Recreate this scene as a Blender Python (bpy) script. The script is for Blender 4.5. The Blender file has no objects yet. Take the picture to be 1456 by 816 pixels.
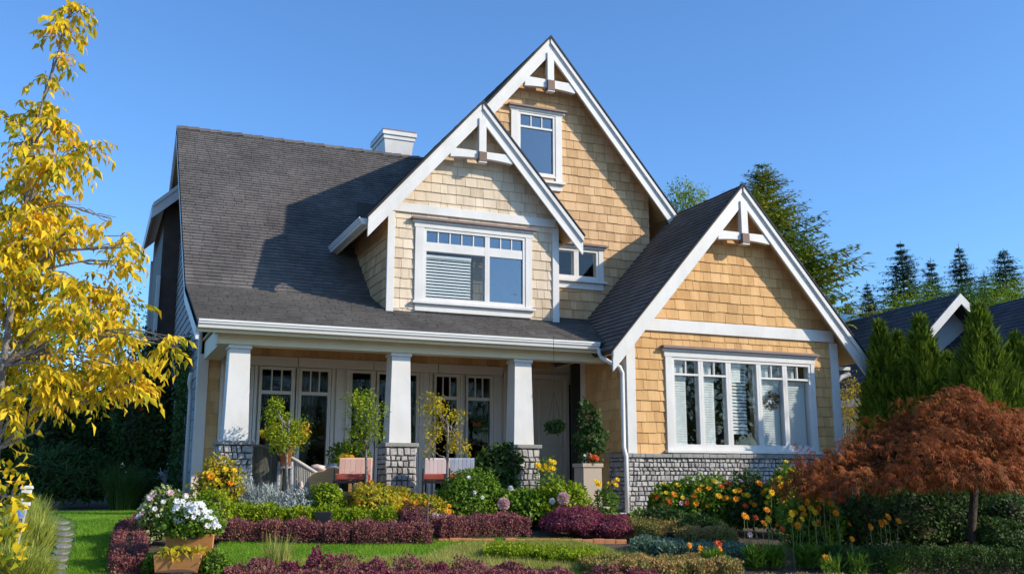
import bpy, bmesh, math, random
import numpy as np
from mathutils import Vector, Matrix

random.seed(7)
RNG = np.random.default_rng(7)
S = bpy.context.scene
COL = S.collection
R = math.radians

# ------------------------------------------------------------------ camera
FPX, HOR = 1400.0, 680.0            # focal length and horizon in photo pixels (1456 wide)
YAW = R(22.97)
PIT = math.atan((HOR - 408) / FPX)
EYE = np.array([0.0, 0.0, 1.0])
FW = np.array([math.sin(YAW) * math.cos(PIT), math.cos(YAW) * math.cos(PIT), math.sin(PIT)])
RT = np.array([math.cos(YAW), -math.sin(YAW), 0.0])
UP = np.cross(RT, FW)
cd = bpy.data.cameras.new('camera')
cam = bpy.data.objects.new('camera', cd)
COL.objects.link(cam)
cd.sensor_width = 36.0
cd.lens = 36.0 * FPX / 1456.0
cd.clip_end = 2000.0
cam.matrix_world = Matrix(((RT[0], UP[0], -FW[0], EYE[0]), (RT[1], UP[1], -FW[1], EYE[1]),
                           (RT[2], UP[2], -FW[2], EYE[2]), (0, 0, 0, 1)))
S.camera = cam

# ------------------------------------------------------------------ light
SUN_AZ, SUN_EL = R(50.5), R(28.0)   # azimuth to the right of the house front, elevation
wd = bpy.data.worlds.new('World')
S.world = wd
wd.use_nodes = True
nt = wd.node_tree
nt.nodes.clear()
wo = nt.nodes.new('ShaderNodeOutputWorld')
bg = nt.nodes.new('ShaderNodeBackground')
sky = nt.nodes.new('ShaderNodeTexSky')
sky.sky_type = 'NISHITA'
sky.sun_disc = False
to_sun = Vector((math.sin(SUN_AZ) * math.cos(SUN_EL), -math.cos(SUN_AZ) * math.cos(SUN_EL), math.sin(SUN_EL)))
sky.sun_elevation = SUN_EL
sky.sun_rotation = math.atan2(to_sun.x, to_sun.y)
sky.altitude = 200.0
sky.air_density = 1.0
sky.dust_density = 1.0
sky.ozone_density = 2.5
bg.inputs['Strength'].default_value = 0.143
tint = nt.nodes.new('ShaderNodeMix')        # a clear deep blue autumn sky
tint.data_type = 'RGBA'
tint.blend_type = 'MULTIPLY'
tint.inputs['Factor'].default_value = 1.0
tint.inputs['B'].default_value = (0.76, 1.14, 1.52, 1)
nt.links.new(sky.outputs[0], tint.inputs['A'])
nt.links.new(tint.outputs['Result'], bg.inputs['Color'])
nt.links.new(bg.outputs[0], wo.inputs['Surface'])
sd = bpy.data.lights.new('sun', 'SUN')
sd.energy = 4.7
sd.angle = R(0.53)
sd.color = (1.0, 0.88, 0.71)
sun = bpy.data.objects.new('sun', sd)
COL.objects.link(sun)
sun.rotation_euler = to_sun.to_track_quat('Z', 'Y').to_euler()
sun.location = (20, -20, 30)
S.view_settings.view_transform = 'Standard'
S.view_settings.look = 'None'
S.view_settings.gamma = 1.0
S.view_settings.exposure = 0.18
S.view_settings.use_curve_mapping = False
S.cycles.max_bounces = 8
S.cycles.diffuse_bounces = 5
S.cycles.glossy_bounces = 3
S.cycles.transmission_bounces = 4
S.cycles.transparent_max_bounces = 12
S.cycles.sample_clamp_indirect = 6.0
S.cycles.use_adaptive_sampling = True
S.cycles.adaptive_threshold = 0.015
S.cycles.use_denoising = True


# ------------------------------------------------------------------ helpers: placing
GY = [-60, 0, 9, 12, 14, 16, 60, 400]
GZ = [-0.6, -0.6, -0.05, 0.25, 0.45, 0.45, 0.45, 0.45]


def gz(y):
    return float(np.interp(y, GY, GZ))


def at(u, v, d):
    """the point seen at photo pixel (u, v) at depth d"""
    return EYE + (FW * FPX + RT * (u - 728) + UP * (408 - v)) * d / FPX


def gat(u, d):
    """ground point in pixel column u at depth d"""
    p = at(u, HOR, d)
    return np.array([p[0], p[1], gz(p[1])])


# ------------------------------------------------------------------ helpers: materials
def s2l(c):
    return tuple(((x / 255.0) / 12.92 if x <= 10 else (((x / 255.0) + 0.055) / 1.055) ** 2.4) for x in c)


MATS = {}


def mat(name, cols, rough=0.7, nscale=3.0, island=0.5, bump=0.0, bscale=40.0, transl=0.0, spec=0.3, stretch=None,
        detail=4.0, metal=0.0, stain=0.0, sscale=(.9, .9, .35)):
    """procedural colour: ramp over (random per piece mixed with noise); cols are linear"""
    m = bpy.data.materials.new(name)
    m.use_nodes = True
    t = m.node_tree
    t.nodes.clear()
    out = t.nodes.new('ShaderNodeOutputMaterial')
    geo = t.nodes.new('ShaderNodeNewGeometry')
    tc = t.nodes.new('ShaderNodeTexCoord')
    vec = tc.outputs['Object']
    if stretch:
        mp = t.nodes.new('ShaderNodeMapping')
        mp.inputs['Scale'].default_value = stretch
        t.links.new(vec, mp.inputs['Vector'])
        vec = mp.outputs[0]
    nz = t.nodes.new('ShaderNodeTexNoise')
    nz.inputs['Scale'].default_value = nscale
    nz.inputs['Detail'].default_value = detail
    nz.inputs['Roughness'].default_value = 0.6
    t.links.new(vec, nz.inputs['Vector'])
    mr = t.nodes.new('ShaderNodeMapRange')
    mr.inputs['From Min'].default_value = 0.3
    mr.inputs['From Max'].default_value = 0.7
    t.links.new(nz.outputs['Fac'], mr.inputs['Value'])
    mx = t.nodes.new('ShaderNodeMix')
    mx.data_type = 'FLOAT'
    mx.inputs['Factor'].default_value = island
    t.links.new(mr.outputs[0], mx.inputs['A'])
    t.links.new(geo.outputs['Random Per Island'], mx.inputs['B'])
    rp = t.nodes.new('ShaderNodeValToRGB')
    el = rp.color_ramp.elements
    n = len(cols)
    while len(el) < n:
        el.new(0.5)
    for i, c in enumerate(cols):
        el[i].position = 0.08 + 0.84 * (i / max(1, n - 1))
        el[i].color = (*c, 1)
    t.links.new(mx.outputs['Result'], rp.inputs['Fac'])
    col = rp.outputs['Color']
    if stain > 0:
        sm_ = t.nodes.new('ShaderNodeMapping')
        sm_.inputs['Scale'].default_value = sscale
        t.links.new(tc.outputs['Object'], sm_.inputs['Vector'])
        sn = t.nodes.new('ShaderNodeTexNoise')
        sn.inputs['Scale'].default_value = 1.6
        sn.inputs['Detail'].default_value = 6.0
        sn.inputs['Roughness'].default_value = 0.65
        t.links.new(sm_.outputs[0], sn.inputs['Vector'])
        sr = t.nodes.new('ShaderNodeMapRange')
        sr.inputs['From Min'].default_value = 0.35
        sr.inputs['From Max'].default_value = 0.62
        sr.inputs['To Min'].default_value = 1.0 - stain
        sr.inputs['To Max'].default_value = 1.0 + stain * 0.25
        t.links.new(sn.outputs['Fac'], sr.inputs['Value'])
        sx = t.nodes.new('ShaderNodeVectorMath')
        sx.operation = 'SCALE'
        t.links.new(col, sx.inputs[0])
        t.links.new(sr.outputs[0], sx.inputs['Scale'])
        col = sx.outputs[0]
    if transl > 0:
        df = t.nodes.new('ShaderNodeBsdfPrincipled')
        df.inputs['Roughness'].default_value = rough
        df.inputs['Specular IOR Level'].default_value = spec * .4
        tr = t.nodes.new('ShaderNodeBsdfTranslucent')
        t.links.new(col, df.inputs['Base Color'])
        t.links.new(col, tr.inputs['Color'])
        ms = t.nodes.new('ShaderNodeMixShader')
        ms.inputs[0].default_value = transl
        t.links.new(df.outputs[0], ms.inputs[1])
        t.links.new(tr.outputs[0], ms.inputs[2])
        t.links.new(ms.outputs[0], out.inputs['Surface'])
    else:
        df = t.nodes.new('ShaderNodeBsdfPrincipled')
        df.inputs['Roughness'].default_value = rough
        df.inputs['Specular IOR Level'].default_value = spec
        df.inputs['Metallic'].default_value = metal
        t.links.new(col, df.inputs['Base Color'])
        t.links.new(df.outputs[0], out.inputs['Surface'])
    if bump > 0:
        nb = t.nodes.new('ShaderNodeTexNoise')
        nb.inputs['Scale'].default_value = bscale
        nb.inputs['Detail'].default_value = 3.0
        t.links.new(vec, nb.inputs['Vector'])
        bp = t.nodes.new('ShaderNodeBump')
        bp.inputs['Strength'].default_value = bump
        bp.inputs['Distance'].default_value = 0.02
        t.links.new(nb.outputs['Fac'], bp.inputs['Height'])
        t.links.new(bp.outputs[0], df.inputs['Normal'])
    MATS[name] = m
    return m


def glass_mat(name, tint, refl, bend=0.0):
    m = bpy.data.materials.new(name)
    m.use_nodes = True
    t = m.node_tree
    t.nodes.clear()
    out = t.nodes.new('ShaderNodeOutputMaterial')
    fr = t.nodes.new('ShaderNodeFresnel')
    gm = t.nodes.new('ShaderNodeNewGeometry')     # the same reflectance on the way in and out of the pane
    ir = t.nodes.new('ShaderNodeMapRange')
    ir.inputs['To Min'].default_value = 1.5
    ir.inputs['To Max'].default_value = 1.0 / 1.5
    t.links.new(gm.outputs['Backfacing'], ir.inputs['Value'])
    t.links.new(ir.outputs[0], fr.inputs['IOR'])
    ad = t.nodes.new('ShaderNodeMath')
    ad.operation = 'ADD'
    ad.use_clamp = True
    ad.inputs[1].default_value = refl
    t.links.new(fr.outputs[0], ad.inputs[0])
    gl = t.nodes.new('ShaderNodeBsdfGlossy')
    gl.inputs['Roughness'].default_value = 0.015
    gl.inputs['Color'].default_value = (0.95, 0.97, 1.0, 1)
    tr = t.nodes.new('ShaderNodeBsdfTransparent')
    tr.inputs['Color'].default_value = (*tint, 1)
    if bend > 0:
        nb = t.nodes.new('ShaderNodeTexNoise')
        nb.inputs['Scale'].default_value = 1.3
        bp = t.nodes.new('ShaderNodeBump')
        bp.inputs['Strength'].default_value = bend
        bp.inputs['Distance'].default_value = 0.05
        t.links.new(nb.outputs['Fac'], bp.inputs['Height'])
        t.links.new(bp.outputs[0], gl.inputs['Normal'])
    mx = t.nodes.new('ShaderNodeMixShader')
    t.links.new(ad.outputs[0], mx.inputs[0])
    t.links.new(tr.outputs[0], mx.inputs[1])
    t.links.new(gl.outputs[0], mx.inputs[2])
    t.links.new(mx.outputs[0], out.inputs['Surface'])
    MATS[name] = m
    return m


def k(c, f):
    return tuple(min(1.0, x * f) for x in c)


white = (0.645, 0.635, 0.612)
mat('white_paint', [k(white, .93), white, k(white, 1.04)], 0.45, 2.0, 0.2, 0.05, 60, stain=.07, sscale=(2.5, 2.5, .8))
mat('cream_paint', [(0.666, 0.585, 0.412), (0.730, 0.652, 0.469)], 0.5, 2.0, 0.2, 0.05, 60)
mat('porch_trim', [(0.648, 0.583, 0.507), (0.708, 0.645, 0.559)], 0.5, 2.0, 0.2, 0.05, 60)
mat('tan_shingle', [(0.460, 0.283, 0.134), (0.600, 0.380, 0.198), (0.680, 0.453, 0.251)], 0.75, 2.0, 0.62, 0.25, 25, stretch=(6, 6, .7), stain=.15, sscale=(1.6, 1.6, .5))
mat('gold_shingle', [(0.480, 0.265, 0.100), (0.610, 0.358, 0.145), (0.700, 0.431, 0.194)], 0.75, 2.0, 0.62, 0.25, 25, stretch=(6, 6, .7), stain=.15, sscale=(1.6, 1.6, .5))
mat('pale_shingle', [(0.50, 0.39, 0.27), (0.64, 0.525, 0.385), (0.73, 0.62, 0.48)], 0.75, 2.0, 0.62, 0.25, 25, stretch=(6, 6, .7), stain=.15, sscale=(1.6, 1.6, .5))
mat('side_shingle', [(0.30, 0.30, 0.31), (0.38, 0.38, 0.38), (0.42, 0.42, 0.42)], 0.75, 2.0, 0.6, 0.2, 25, stretch=(6, 6, .7))
mat('asphalt_shingle', [(0.109, 0.101, 0.097), (0.143, 0.131, 0.123), (0.178, 0.164, 0.154)], 0.9, 0.7, 0.45, 0.5, 160, spec=0.2, stain=.22, sscale=(.8, .3, .3))
mat('slate_shingle', [(0.035, 0.037, 0.043), (0.055, 0.057, 0.064), (0.075, 0.076, 0.082)], 0.8, 1.1, 0.55, 0.4, 120, spec=0.3)
mat('dark_edge', [(0.03, 0.027, 0.027), (0.05, 0.045, 0.045)], 0.8)
mat('flashing', [(0.16, 0.11, 0.10), (0.22, 0.16, 0.145)], 0.5)
mat('stone', [(0.24, 0.23, 0.225), (0.38, 0.36, 0.34), (0.52, 0.49, 0.45), (0.42, 0.41, 0.41)], 0.85, 9.0, 0.65, 0.7, 30, stain=.2, sscale=(1.5, 1.5, 1.0))
mat('mortar', [(0.055, 0.052, 0.05), (0.09, 0.086, 0.08)], 0.95, 20)
mat('stone_cap', [(0.22, 0.22, 0.20), (0.32, 0.31, 0.29)], 0.8, 8, 0.4, 0.5, 40)
mat('brown_wood', [(0.13, 0.08, 0.06), (0.20, 0.13, 0.10)], 0.6, 6)
mat('soffit_wood', [(0.500, 0.300, 0.125), (0.600, 0.375, 0.163)], 0.6, 4, 0.3)
mat('dark_wood', [(0.05, 0.035, 0.025), (0.09, 0.06, 0.045)], 0.6, 4, 0.3)
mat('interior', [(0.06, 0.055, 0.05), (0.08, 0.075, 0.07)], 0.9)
mat('interior_light', [(0.30, 0.29, 0.27), (0.34, 0.33, 0.31)], 0.9)
mat('blind', [(0.80, 0.82, 0.80), (0.86, 0.87, 0.85)], 0.6, 3, 0.3, transl=0.25)
mat('curtain', [(0.42, 0.38, 0.33), (0.5, 0.46, 0.4)], 0.8, 3, 0.3, transl=0.2)
mat('brick', [(0.38, 0.14, 0.06), (0.48, 0.20, 0.09)], 0.85, 14)
mat('concrete', [(0.350, 0.338, 0.312), (0.500, 0.475, 0.438)], 0.9, 6, 0.0, 0.3, 60)
mat('gutter_metal', [(0.66, 0.66, 0.64), (0.72, 0.71, 0.69)], 0.35, 2, 0.2)
mat('door_paint', [(0.529, 0.456, 0.362), (0.598, 0.516, 0.413)], 0.5, 2)
mat('soil', [(0.06, 0.044, 0.03), (0.13, 0.098, 0.068)], 0.95, 8, 0.0, 0.8, 50)
mat('grass_ground', [(0.053, 0.112, 0.015), (0.112, 0.195, 0.030), (0.180, 0.240, 0.045)], 0.95, 5, 0.0, 0.8, 90)
mat('flagstone', [(0.16, 0.145, 0.125), (0.27, 0.245, 0.21)], 0.9, 9, 0.3, 0.6, 40)
mat('rock', [(0.26, 0.25, 0.23), (0.42, 0.39, 0.36)], 0.9, 5, 0.2, 0.7, 20)
mat('bark_grey', [(0.15, 0.135, 0.12), (0.30, 0.27, 0.24)], 0.9, 30, 0.0, 0.6, 60)
mat('bark_pale', [(0.36, 0.33, 0.29), (0.50, 0.46, 0.42)], 0.8, 30, 0.0, 0.5, 60)
mat('bark_dark', [(0.035, 0.025, 0.02), (0.075, 0.055, 0.04)], 0.9, 30, 0.0, 0.6, 60)
mat('dark_core', [(0.03, 0.022, 0.014), (0.05, 0.038, 0.022)], 0.95, 30)  # for the solid dark cores added inside foliage to stop light
mat('planter_wood', [(0.46, 0.19, 0.055), (0.58, 0.27, 0.09)], 0.6, 3, 0.3, 0.2, 30, stretch=(1, 1, 8))
mat('oak_wood', [(0.46, 0.27, 0.11), (0.58, 0.36, 0.16)], 0.5, 3, 0.3, 0.2, 30, stretch=(1, 1, 8))
mat('terracotta', [(0.42, 0.15, 0.06), (0.52, 0.21, 0.09)], 0.8, 6)
mat('wicker_grey', [(0.34, 0.32, 0.29), (0.56, 0.53, 0.49)], 0.7, 3, 0.85)
mat('wicker_dark', [(0.084, 0.086, 0.072), (0.156, 0.156, 0.132)], 0.7, 3, 0.85)
mat('black_metal', [(0.02, 0.02, 0.02), (0.035, 0.035, 0.035)], 0.45)
mat('grey_metal', [(0.30, 0.31, 0.33), (0.40, 0.41, 0.43)], 0.45)
mat('rust_metal', [(0.07, 0.05, 0.045), (0.11, 0.085, 0.075)], 0.7)
mat('peach_cloth', [(0.720, 0.399, 0.304), (0.780, 0.527, 0.416)], 0.9, 3, 0.9)
mat('pale_cloth', [(0.640, 0.504, 0.458), (0.720, 0.594, 0.554)], 0.9, 3, 0.9)
mat('red_cloth', [(0.42, 0.07, 0.05), (0.52, 0.16, 0.10)], 0.9, 6, 0.6)
mat('blue_cloth', [(0.28, 0.33, 0.42), (0.45, 0.47, 0.50)], 0.9, 8)
mat('blue_plastic', [(0.10, 0.20, 0.55), (0.14, 0.27, 0.65)], 0.4)
mat('box_beige', [(0.40, 0.32, 0.24), (0.46, 0.37, 0.28)], 0.7, 4)
mat('neighbour_wall', [(0.45, 0.45, 0.44), (0.55, 0.55, 0.53)], 0.8, 3)
mat('neighbour_orange', [(0.50, 0.20, 0.06), (0.58, 0.26, 0.09)], 0.8, 3)
mat('blue_roof', [(0.05, 0.16, 0.33), (0.07, 0.21, 0.42)], 0.5, 3)
mat('clay_edge', [(0.42, 0.16, 0.07), (0.52, 0.24, 0.11)], 0.9, 9, 0.5, 0.4, 40)
# foliage
mat('yellow_leaf', [(0.106, 0.180, 0.017), (0.354, 0.336, 0.020), (0.755, 0.528, 0.022), (0.900, 0.660, 0.039), (0.732, 0.324, 0.022)], 0.5, 2.5, 0.6, transl=0.4)
mat('red_leaf', [(0.34, 0.03, 0.025), (0.50, 0.10, 0.03), (0.55, 0.24, 0.03)], 0.5, 4, 0.7, transl=0.35)
mat('maple_leaf', [(0.039, 0.059, 0.008), (0.227, 0.053, 0.013), (0.307, 0.086, 0.027), (0.386, 0.123, 0.037), (0.409, 0.156, 0.018)], 0.55, 2.2, 0.55, transl=0.3)
mat('fir_leaf', [(0.035, 0.074, 0.025), (0.061, 0.122, 0.035), (0.096, 0.166, 0.045)], 0.6, 0.8, 0.55, transl=0.15)
mat('spruce_leaf', [(0.043, 0.081, 0.058), (0.062, 0.120, 0.081), (0.097, 0.164, 0.100)], 0.6, 0.5, 0.5, transl=0.15)
mat('hemlock_leaf', [(0.052, 0.103, 0.019), (0.120, 0.198, 0.029), (0.265, 0.299, 0.035), (0.415, 0.370, 0.048)], 0.6, 0.35, 0.45, transl=0.18)
mat('cedar_leaf', [(0.058, 0.097, 0.011), (0.117, 0.182, 0.015), (0.227, 0.283, 0.024)], 0.6, 2, 0.55, transl=0.3)
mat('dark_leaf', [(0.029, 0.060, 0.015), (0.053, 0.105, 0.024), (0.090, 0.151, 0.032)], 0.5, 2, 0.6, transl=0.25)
mat('mid_leaf', [(0.062, 0.124, 0.011), (0.124, 0.228, 0.020), (0.224, 0.331, 0.030)], 0.45, 3, 0.6, transl=0.3)
mat('lime_leaf', [(0.106, 0.191, 0.010), (0.227, 0.322, 0.017), (0.408, 0.440, 0.022)], 0.5, 3, 0.6, transl=0.35)
mat('gold_leaf', [(0.150, 0.211, 0.019), (0.376, 0.356, 0.023), (0.552, 0.422, 0.026), (0.602, 0.317, 0.036)], 0.5, 3, 0.6, transl=0.35)
mat('golden_tree', [(0.22, 0.22, 0.02), (0.45, 0.36, 0.02), (0.55, 0.36, 0.02)], 0.5, 1, 0.5, transl=0.35)
mat('silver_leaf', [(0.22, 0.26, 0.24), (0.36, 0.40, 0.38), (0.46, 0.50, 0.47)], 0.7, 3, 0.6, transl=0.2)
mat('variegated_leaf', [(0.081, 0.138, 0.023), (0.207, 0.276, 0.069), (0.529, 0.552, 0.276)], 0.5, 3, 0.8, transl=0.3)
mat('purple_leaf', [(0.086, 0.034, 0.040), (0.209, 0.067, 0.077), (0.320, 0.117, 0.120), (0.288, 0.174, 0.070)], 0.55, 4, 0.6, transl=0.25)
mat('plum_leaf', [(0.100, 0.022, 0.037), (0.250, 0.056, 0.094), (0.375, 0.106, 0.150)], 0.5, 4, 0.6, transl=0.3)
mat('heather_leaf', [(0.078, 0.125, 0.031), (0.203, 0.218, 0.055), (0.374, 0.265, 0.086), (0.437, 0.203, 0.094)], 0.6, 2.5, 0.5, transl=0.25)
mat('sage_leaf', [(0.065, 0.117, 0.065), (0.130, 0.208, 0.130), (0.208, 0.286, 0.221)], 0.6, 3, 0.6, transl=0.25)
mat('reed_leaf', [(0.143, 0.215, 0.029), (0.372, 0.429, 0.072), (0.658, 0.629, 0.186)], 0.55, 4, 0.7, transl=0.35)
mat('lawn_blade', [(0.098, 0.227, 0.022), (0.184, 0.357, 0.030), (0.325, 0.475, 0.043)], 0.55, 1.6, 0.45, transl=0.35)
mat('dry_blade', [(0.195, 0.255, 0.038), (0.390, 0.390, 0.090), (0.600, 0.540, 0.210)], 0.6, 2.0, 0.6, transl=0.35)
mat('stem_green', [(0.09, 0.14, 0.03), (0.22, 0.24, 0.07)], 0.6, 4, 0.6)
mat('petal_white', [(0.78, 0.78, 0.80), (0.86, 0.86, 0.86)], 0.6, 4, 0.5, transl=0.3)
mat('petal_orange', [(0.75, 0.22, 0.015), (0.85, 0.36, 0.02)], 0.5, 4, 0.7, transl=0.3)
mat('petal_yellow', [(0.80, 0.50, 0.02), (0.86, 0.62, 0.03)], 0.5, 4, 0.7, transl=0.3)
mat('petal_red', [(0.62, 0.05, 0.02), (0.70, 0.11, 0.03)], 0.5, 4, 0.7, transl=0.3)
mat('petal_pink', [(0.66, 0.40, 0.42), (0.78, 0.58, 0.57)], 0.5, 4, 0.7, transl=0.3)
mat('petal_tan', [(0.50, 0.36, 0.10), (0.60, 0.46, 0.17)], 0.5, 4, 0.7, transl=0.3)
mat('flower_eye', [(0.10, 0.05, 0.01), (0.20, 0.10, 0.02)], 0.8)
glass_mat('window_glass', (0.92, 0.94, 0.94), -0.015)
glass_mat('upper_glass', (0.50, 0.60, 0.68), 0.11)
glass_mat('porch_glass', (0.62, 0.66, 0.66), -0.024, 0.12)


# ------------------------------------------------------------------ helpers: objects
LOC = {}


def tag(o, label=None, cat=None, group=None, kind=None):
    if label:
        o['label'] = label
    if cat:
        o['category'] = cat
    if group:
        o['group'] = group
    if kind:
        o['kind'] = kind
    return o


def thing(name, label, cat, loc, group=None):
    o = bpy.data.objects.new(name, None)
    o.empty_display_size = 0.2
    o.location = [float(x) for x in loc]
    COL.objects.link(o)
    LOC[o] = np.array(loc, float)
    return tag(o, label, cat, group)


def copy_tree(o, parent=None):
    c = o.copy()
    COL.objects.link(c)
    if parent is not None:
        c.parent = parent
    for ch in list(o.children):
        copy_tree(ch, c)
    return c


class MB:
    def __init__(s):
        s.v = []
        s.f = []

    def add(s, vs, fs):
        b = len(s.v)
        s.v.extend([tuple(map(float, v)) for v in vs])
        s.f.extend([tuple(b + i for i in f) for f in fs])

    def box(s, x0, x1, y0, y1, z0, z1, T=None):
        vs = [(x, y, z) for z in (z0, z1) for y in (y0, y1) for x in (x0, x1)]
        if T:
            vs = [T(*v) for v in vs]
        s.add(vs, [(0, 2, 3, 1), (4, 5, 7, 6), (0, 1, 5, 4), (2, 6, 7, 3), (0, 4, 6, 2), (1, 3, 7, 5)])

    def prism(s, poly, a, b, T):
        """poly in 2D, extruded between a and b; T(p, q, h) -> world"""
        n = len(poly)
        s.add([T(p, q, a) for p, q in poly] + [T(p, q, b) for p, q in poly],
              [tuple(range(n))[::-1], tuple(range(n, 2 * n))] + [(i, (i + 1) % n, n + (i + 1) % n, n + i) for i in range(n)])

    def tube(s, pts, rad, n=6, cap=True):
        pts = [np.array(p, float) for p in pts]
        if not hasattr(rad, '__len__'):
            rad = [rad] * len(pts)
        vs = []
        for i, p in enumerate(pts):
            d = pts[min(i + 1, len(pts) - 1)] - pts[max(i - 1, 0)]
            d = d / (np.linalg.norm(d) + 1e-9)
            a = np.cross(d, (0, 0, 1.0) if abs(d[2]) < 0.9 else (1.0, 0, 0))
            a /= np.linalg.norm(a)
            b = np.cross(d, a)
            for j in range(n):
                t = 2 * math.pi * j / n
                vs.append(p + (a * math.cos(t) + b * math.sin(t)) * rad[i])
        fs = [(i * n + j, i * n + (j + 1) % n, (i + 1) * n + (j + 1) % n, (i + 1) * n + j) for i in range(len(pts) - 1) for j in range(n)]
        if cap:
            fs += [tuple(range(n))[::-1], tuple((len(pts) - 1) * n + j for j in range(n))]
        s.add(vs, fs)

    def lathe(s, prof, c, n=16, sq=(1, 1)):
        """prof = [(r, z)] about a vertical axis at c"""
        vs = [(c[0] + r * math.cos(2 * math.pi * j / n) * sq[0], c[1] + r * math.sin(2 * math.pi * j / n) * sq[1], c[2] + z) for r, z in prof for j in range(n)]
        fs = [(i * n + j, i * n + (j + 1) % n, (i + 1) * n + (j + 1) % n, (i + 1) * n + j) for i in range(len(prof) - 1) for j in range(n)]
        fs += [tuple(range(n))[::-1], tuple((len(prof) - 1) * n + j for j in range(n))]
        s.add(vs, fs)

    def build(s, name, m, parent=None, base=None, bevel=0.0, smooth=False, fix=True):
        me = bpy.data.meshes.new(name)
        off = LOC.get(parent, None) if parent is not None else (np.array(base, float) if base is not None else None)
        v = np.array(s.v, float)
        if off is not None:
            v = v - off
        me.from_pydata(v.tolist(), [], s.f)
        if fix:
            bm = bmesh.new()
            bm.from_mesh(me)
            bmesh.ops.recalc_face_normals(bm, faces=bm.faces)
            bm.to_mesh(me)
            bm.free()
        me.materials.append(MATS[m])
        if smooth:
            me.polygons.foreach_set('use_smooth', [True] * len(me.polygons))
        o = bpy.data.objects.new(name, me)
        COL.objects.link(o)
        if parent is not None:
            o.parent = parent
            LOC[o] = LOC.get(parent, np.zeros(3))
        elif base is not None:
            o.location = [float(x) for x in base]
            LOC[o] = np.array(base, float)
        if bevel > 0:
            md = o.modifiers.new('edge', 'BEVEL')
            md.width = bevel
            md.segments = 2
            md.limit_method = 'ANGLE'
        return o


def np_mesh(name, V, F, m, parent=None, base=None, off=None):
    """V (n,3); F (k, s) equal-size faces"""
    me = bpy.data.meshes.new(name)
    if off is None:
        off = LOC.get(parent) if parent is not None else base
    if off is not None:
        V = V - np.array(off)
    kf, sfc = F.shape
    me.vertices.add(len(V))
    me.vertices.foreach_set('co', V.astype(np.float32).ravel())
    me.loops.add(kf * sfc)
    me.loops.foreach_set('vertex_index', F.astype(np.int32).ravel())
    me.polygons.add(kf)
    me.polygons.foreach_set('loop_start', np.arange(0, kf * sfc, sfc, dtype=np.int32))
    me.polygons.foreach_set('loop_total', np.full(kf, sfc, dtype=np.int32))
    me.update(calc_edges=True)
    me.materials.append(MATS[m])
    o = bpy.data.objects.new(name, me)
    COL.objects.link(o)
    if parent is not None:
        o.parent = parent
        LOC[o] = LOC.get(parent, np.zeros(3))
    elif base is not None:
        o.location = [float(x) for x in base]
        LOC[o] = np.array(base, float)
    return o


def unit(a):
    return a / (np.linalg.norm(a, axis=-1, keepdims=True) + 1e-9)


def leaf_arrays(P, A, N, L, W, droop=0.25, fold=0.25):
    """curved five-point leaves: base P, axis A, up-normal N, length L, width W"""
    n = len(P)
    A = unit(A)
    B = unit(np.cross(A, N))
    N = np.cross(B, A)
    L = np.broadcast_to(np.asarray(L, float), (n,))[:, None]
    W = np.broadcast_to(np.asarray(W, float), (n,))[:, None]
    mid = P + A * L * 0.5
    tip = P + A * L * 0.97 - N * L * droop
    lf = P + A * L * 0.45 + B * W * 0.5 + N * W * fold
    rt = P + A * L * 0.45 - B * W * 0.5 + N * W * fold
    V = np.stack([P, rt, mid, lf, tip], 1).reshape(-1, 3)
    b = (np.arange(n) * 5)[:, None]
    F = np.concatenate([b + np.array([[0, 1, 2]]), b + np.array([[0, 2, 3]]), b + np.array([[1, 4, 2]]), b + np.array([[2, 4, 3]])], 0)
    return V, F


def quad_leaves(P, A, N, L, W, fold=0.15):
    n = len(P)
    A = unit(A)
    B = unit(np.cross(A, N))
    N = np.cross(B, A)
    L = np.broadcast_to(np.asarray(L, float), (n,))[:, None]
    W = np.broadcast_to(np.asarray(W, float), (n,))[:, None]
    V = np.stack([P, P + A * L * 0.5 - B * W * 0.5 + N * W * fold, P + A * L, P + A * L * 0.5 + B * W * 0.5 + N * W * fold], 1).reshape(-1, 3)
    F = (np.arange(n) * 4)[:, None] + np.array([[0, 1, 2, 3]])
    return V, F


def cat_vf(parts):
    Vs, Fs, b = [], [], 0
    for V, F in parts:
        Vs.append(V)
        Fs.append(F + b)
        b += len(V)
    return np.concatenate(Vs), np.concatenate(Fs)


def rdir(n):
    return unit(RNG.normal(size=(n, 3)))


def lump(D, seed, amp, freq=2.6):
    r = np.random.default_rng(seed)
    o = np.ones(len(D))
    for i in range(7):
        w = r.normal(size=3) * freq * (1 + 0.25 * i)
        o += amp / (1 + 0.35 * i) * np.sin(D @ w + r.uniform(0, 6.28))
    return o


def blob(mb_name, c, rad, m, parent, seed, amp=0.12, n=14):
    """a lumpy closed solid; inside shrubs, an added dark core that blocks light"""
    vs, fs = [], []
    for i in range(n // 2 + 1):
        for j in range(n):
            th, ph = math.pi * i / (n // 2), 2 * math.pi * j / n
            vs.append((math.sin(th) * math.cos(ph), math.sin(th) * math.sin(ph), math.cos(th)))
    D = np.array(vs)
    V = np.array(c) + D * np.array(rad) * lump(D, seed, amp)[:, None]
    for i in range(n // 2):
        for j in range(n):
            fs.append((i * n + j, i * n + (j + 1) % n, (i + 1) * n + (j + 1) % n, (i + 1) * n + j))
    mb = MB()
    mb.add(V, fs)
    return mb.build(mb_name, m, parent, smooth=True)


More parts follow.
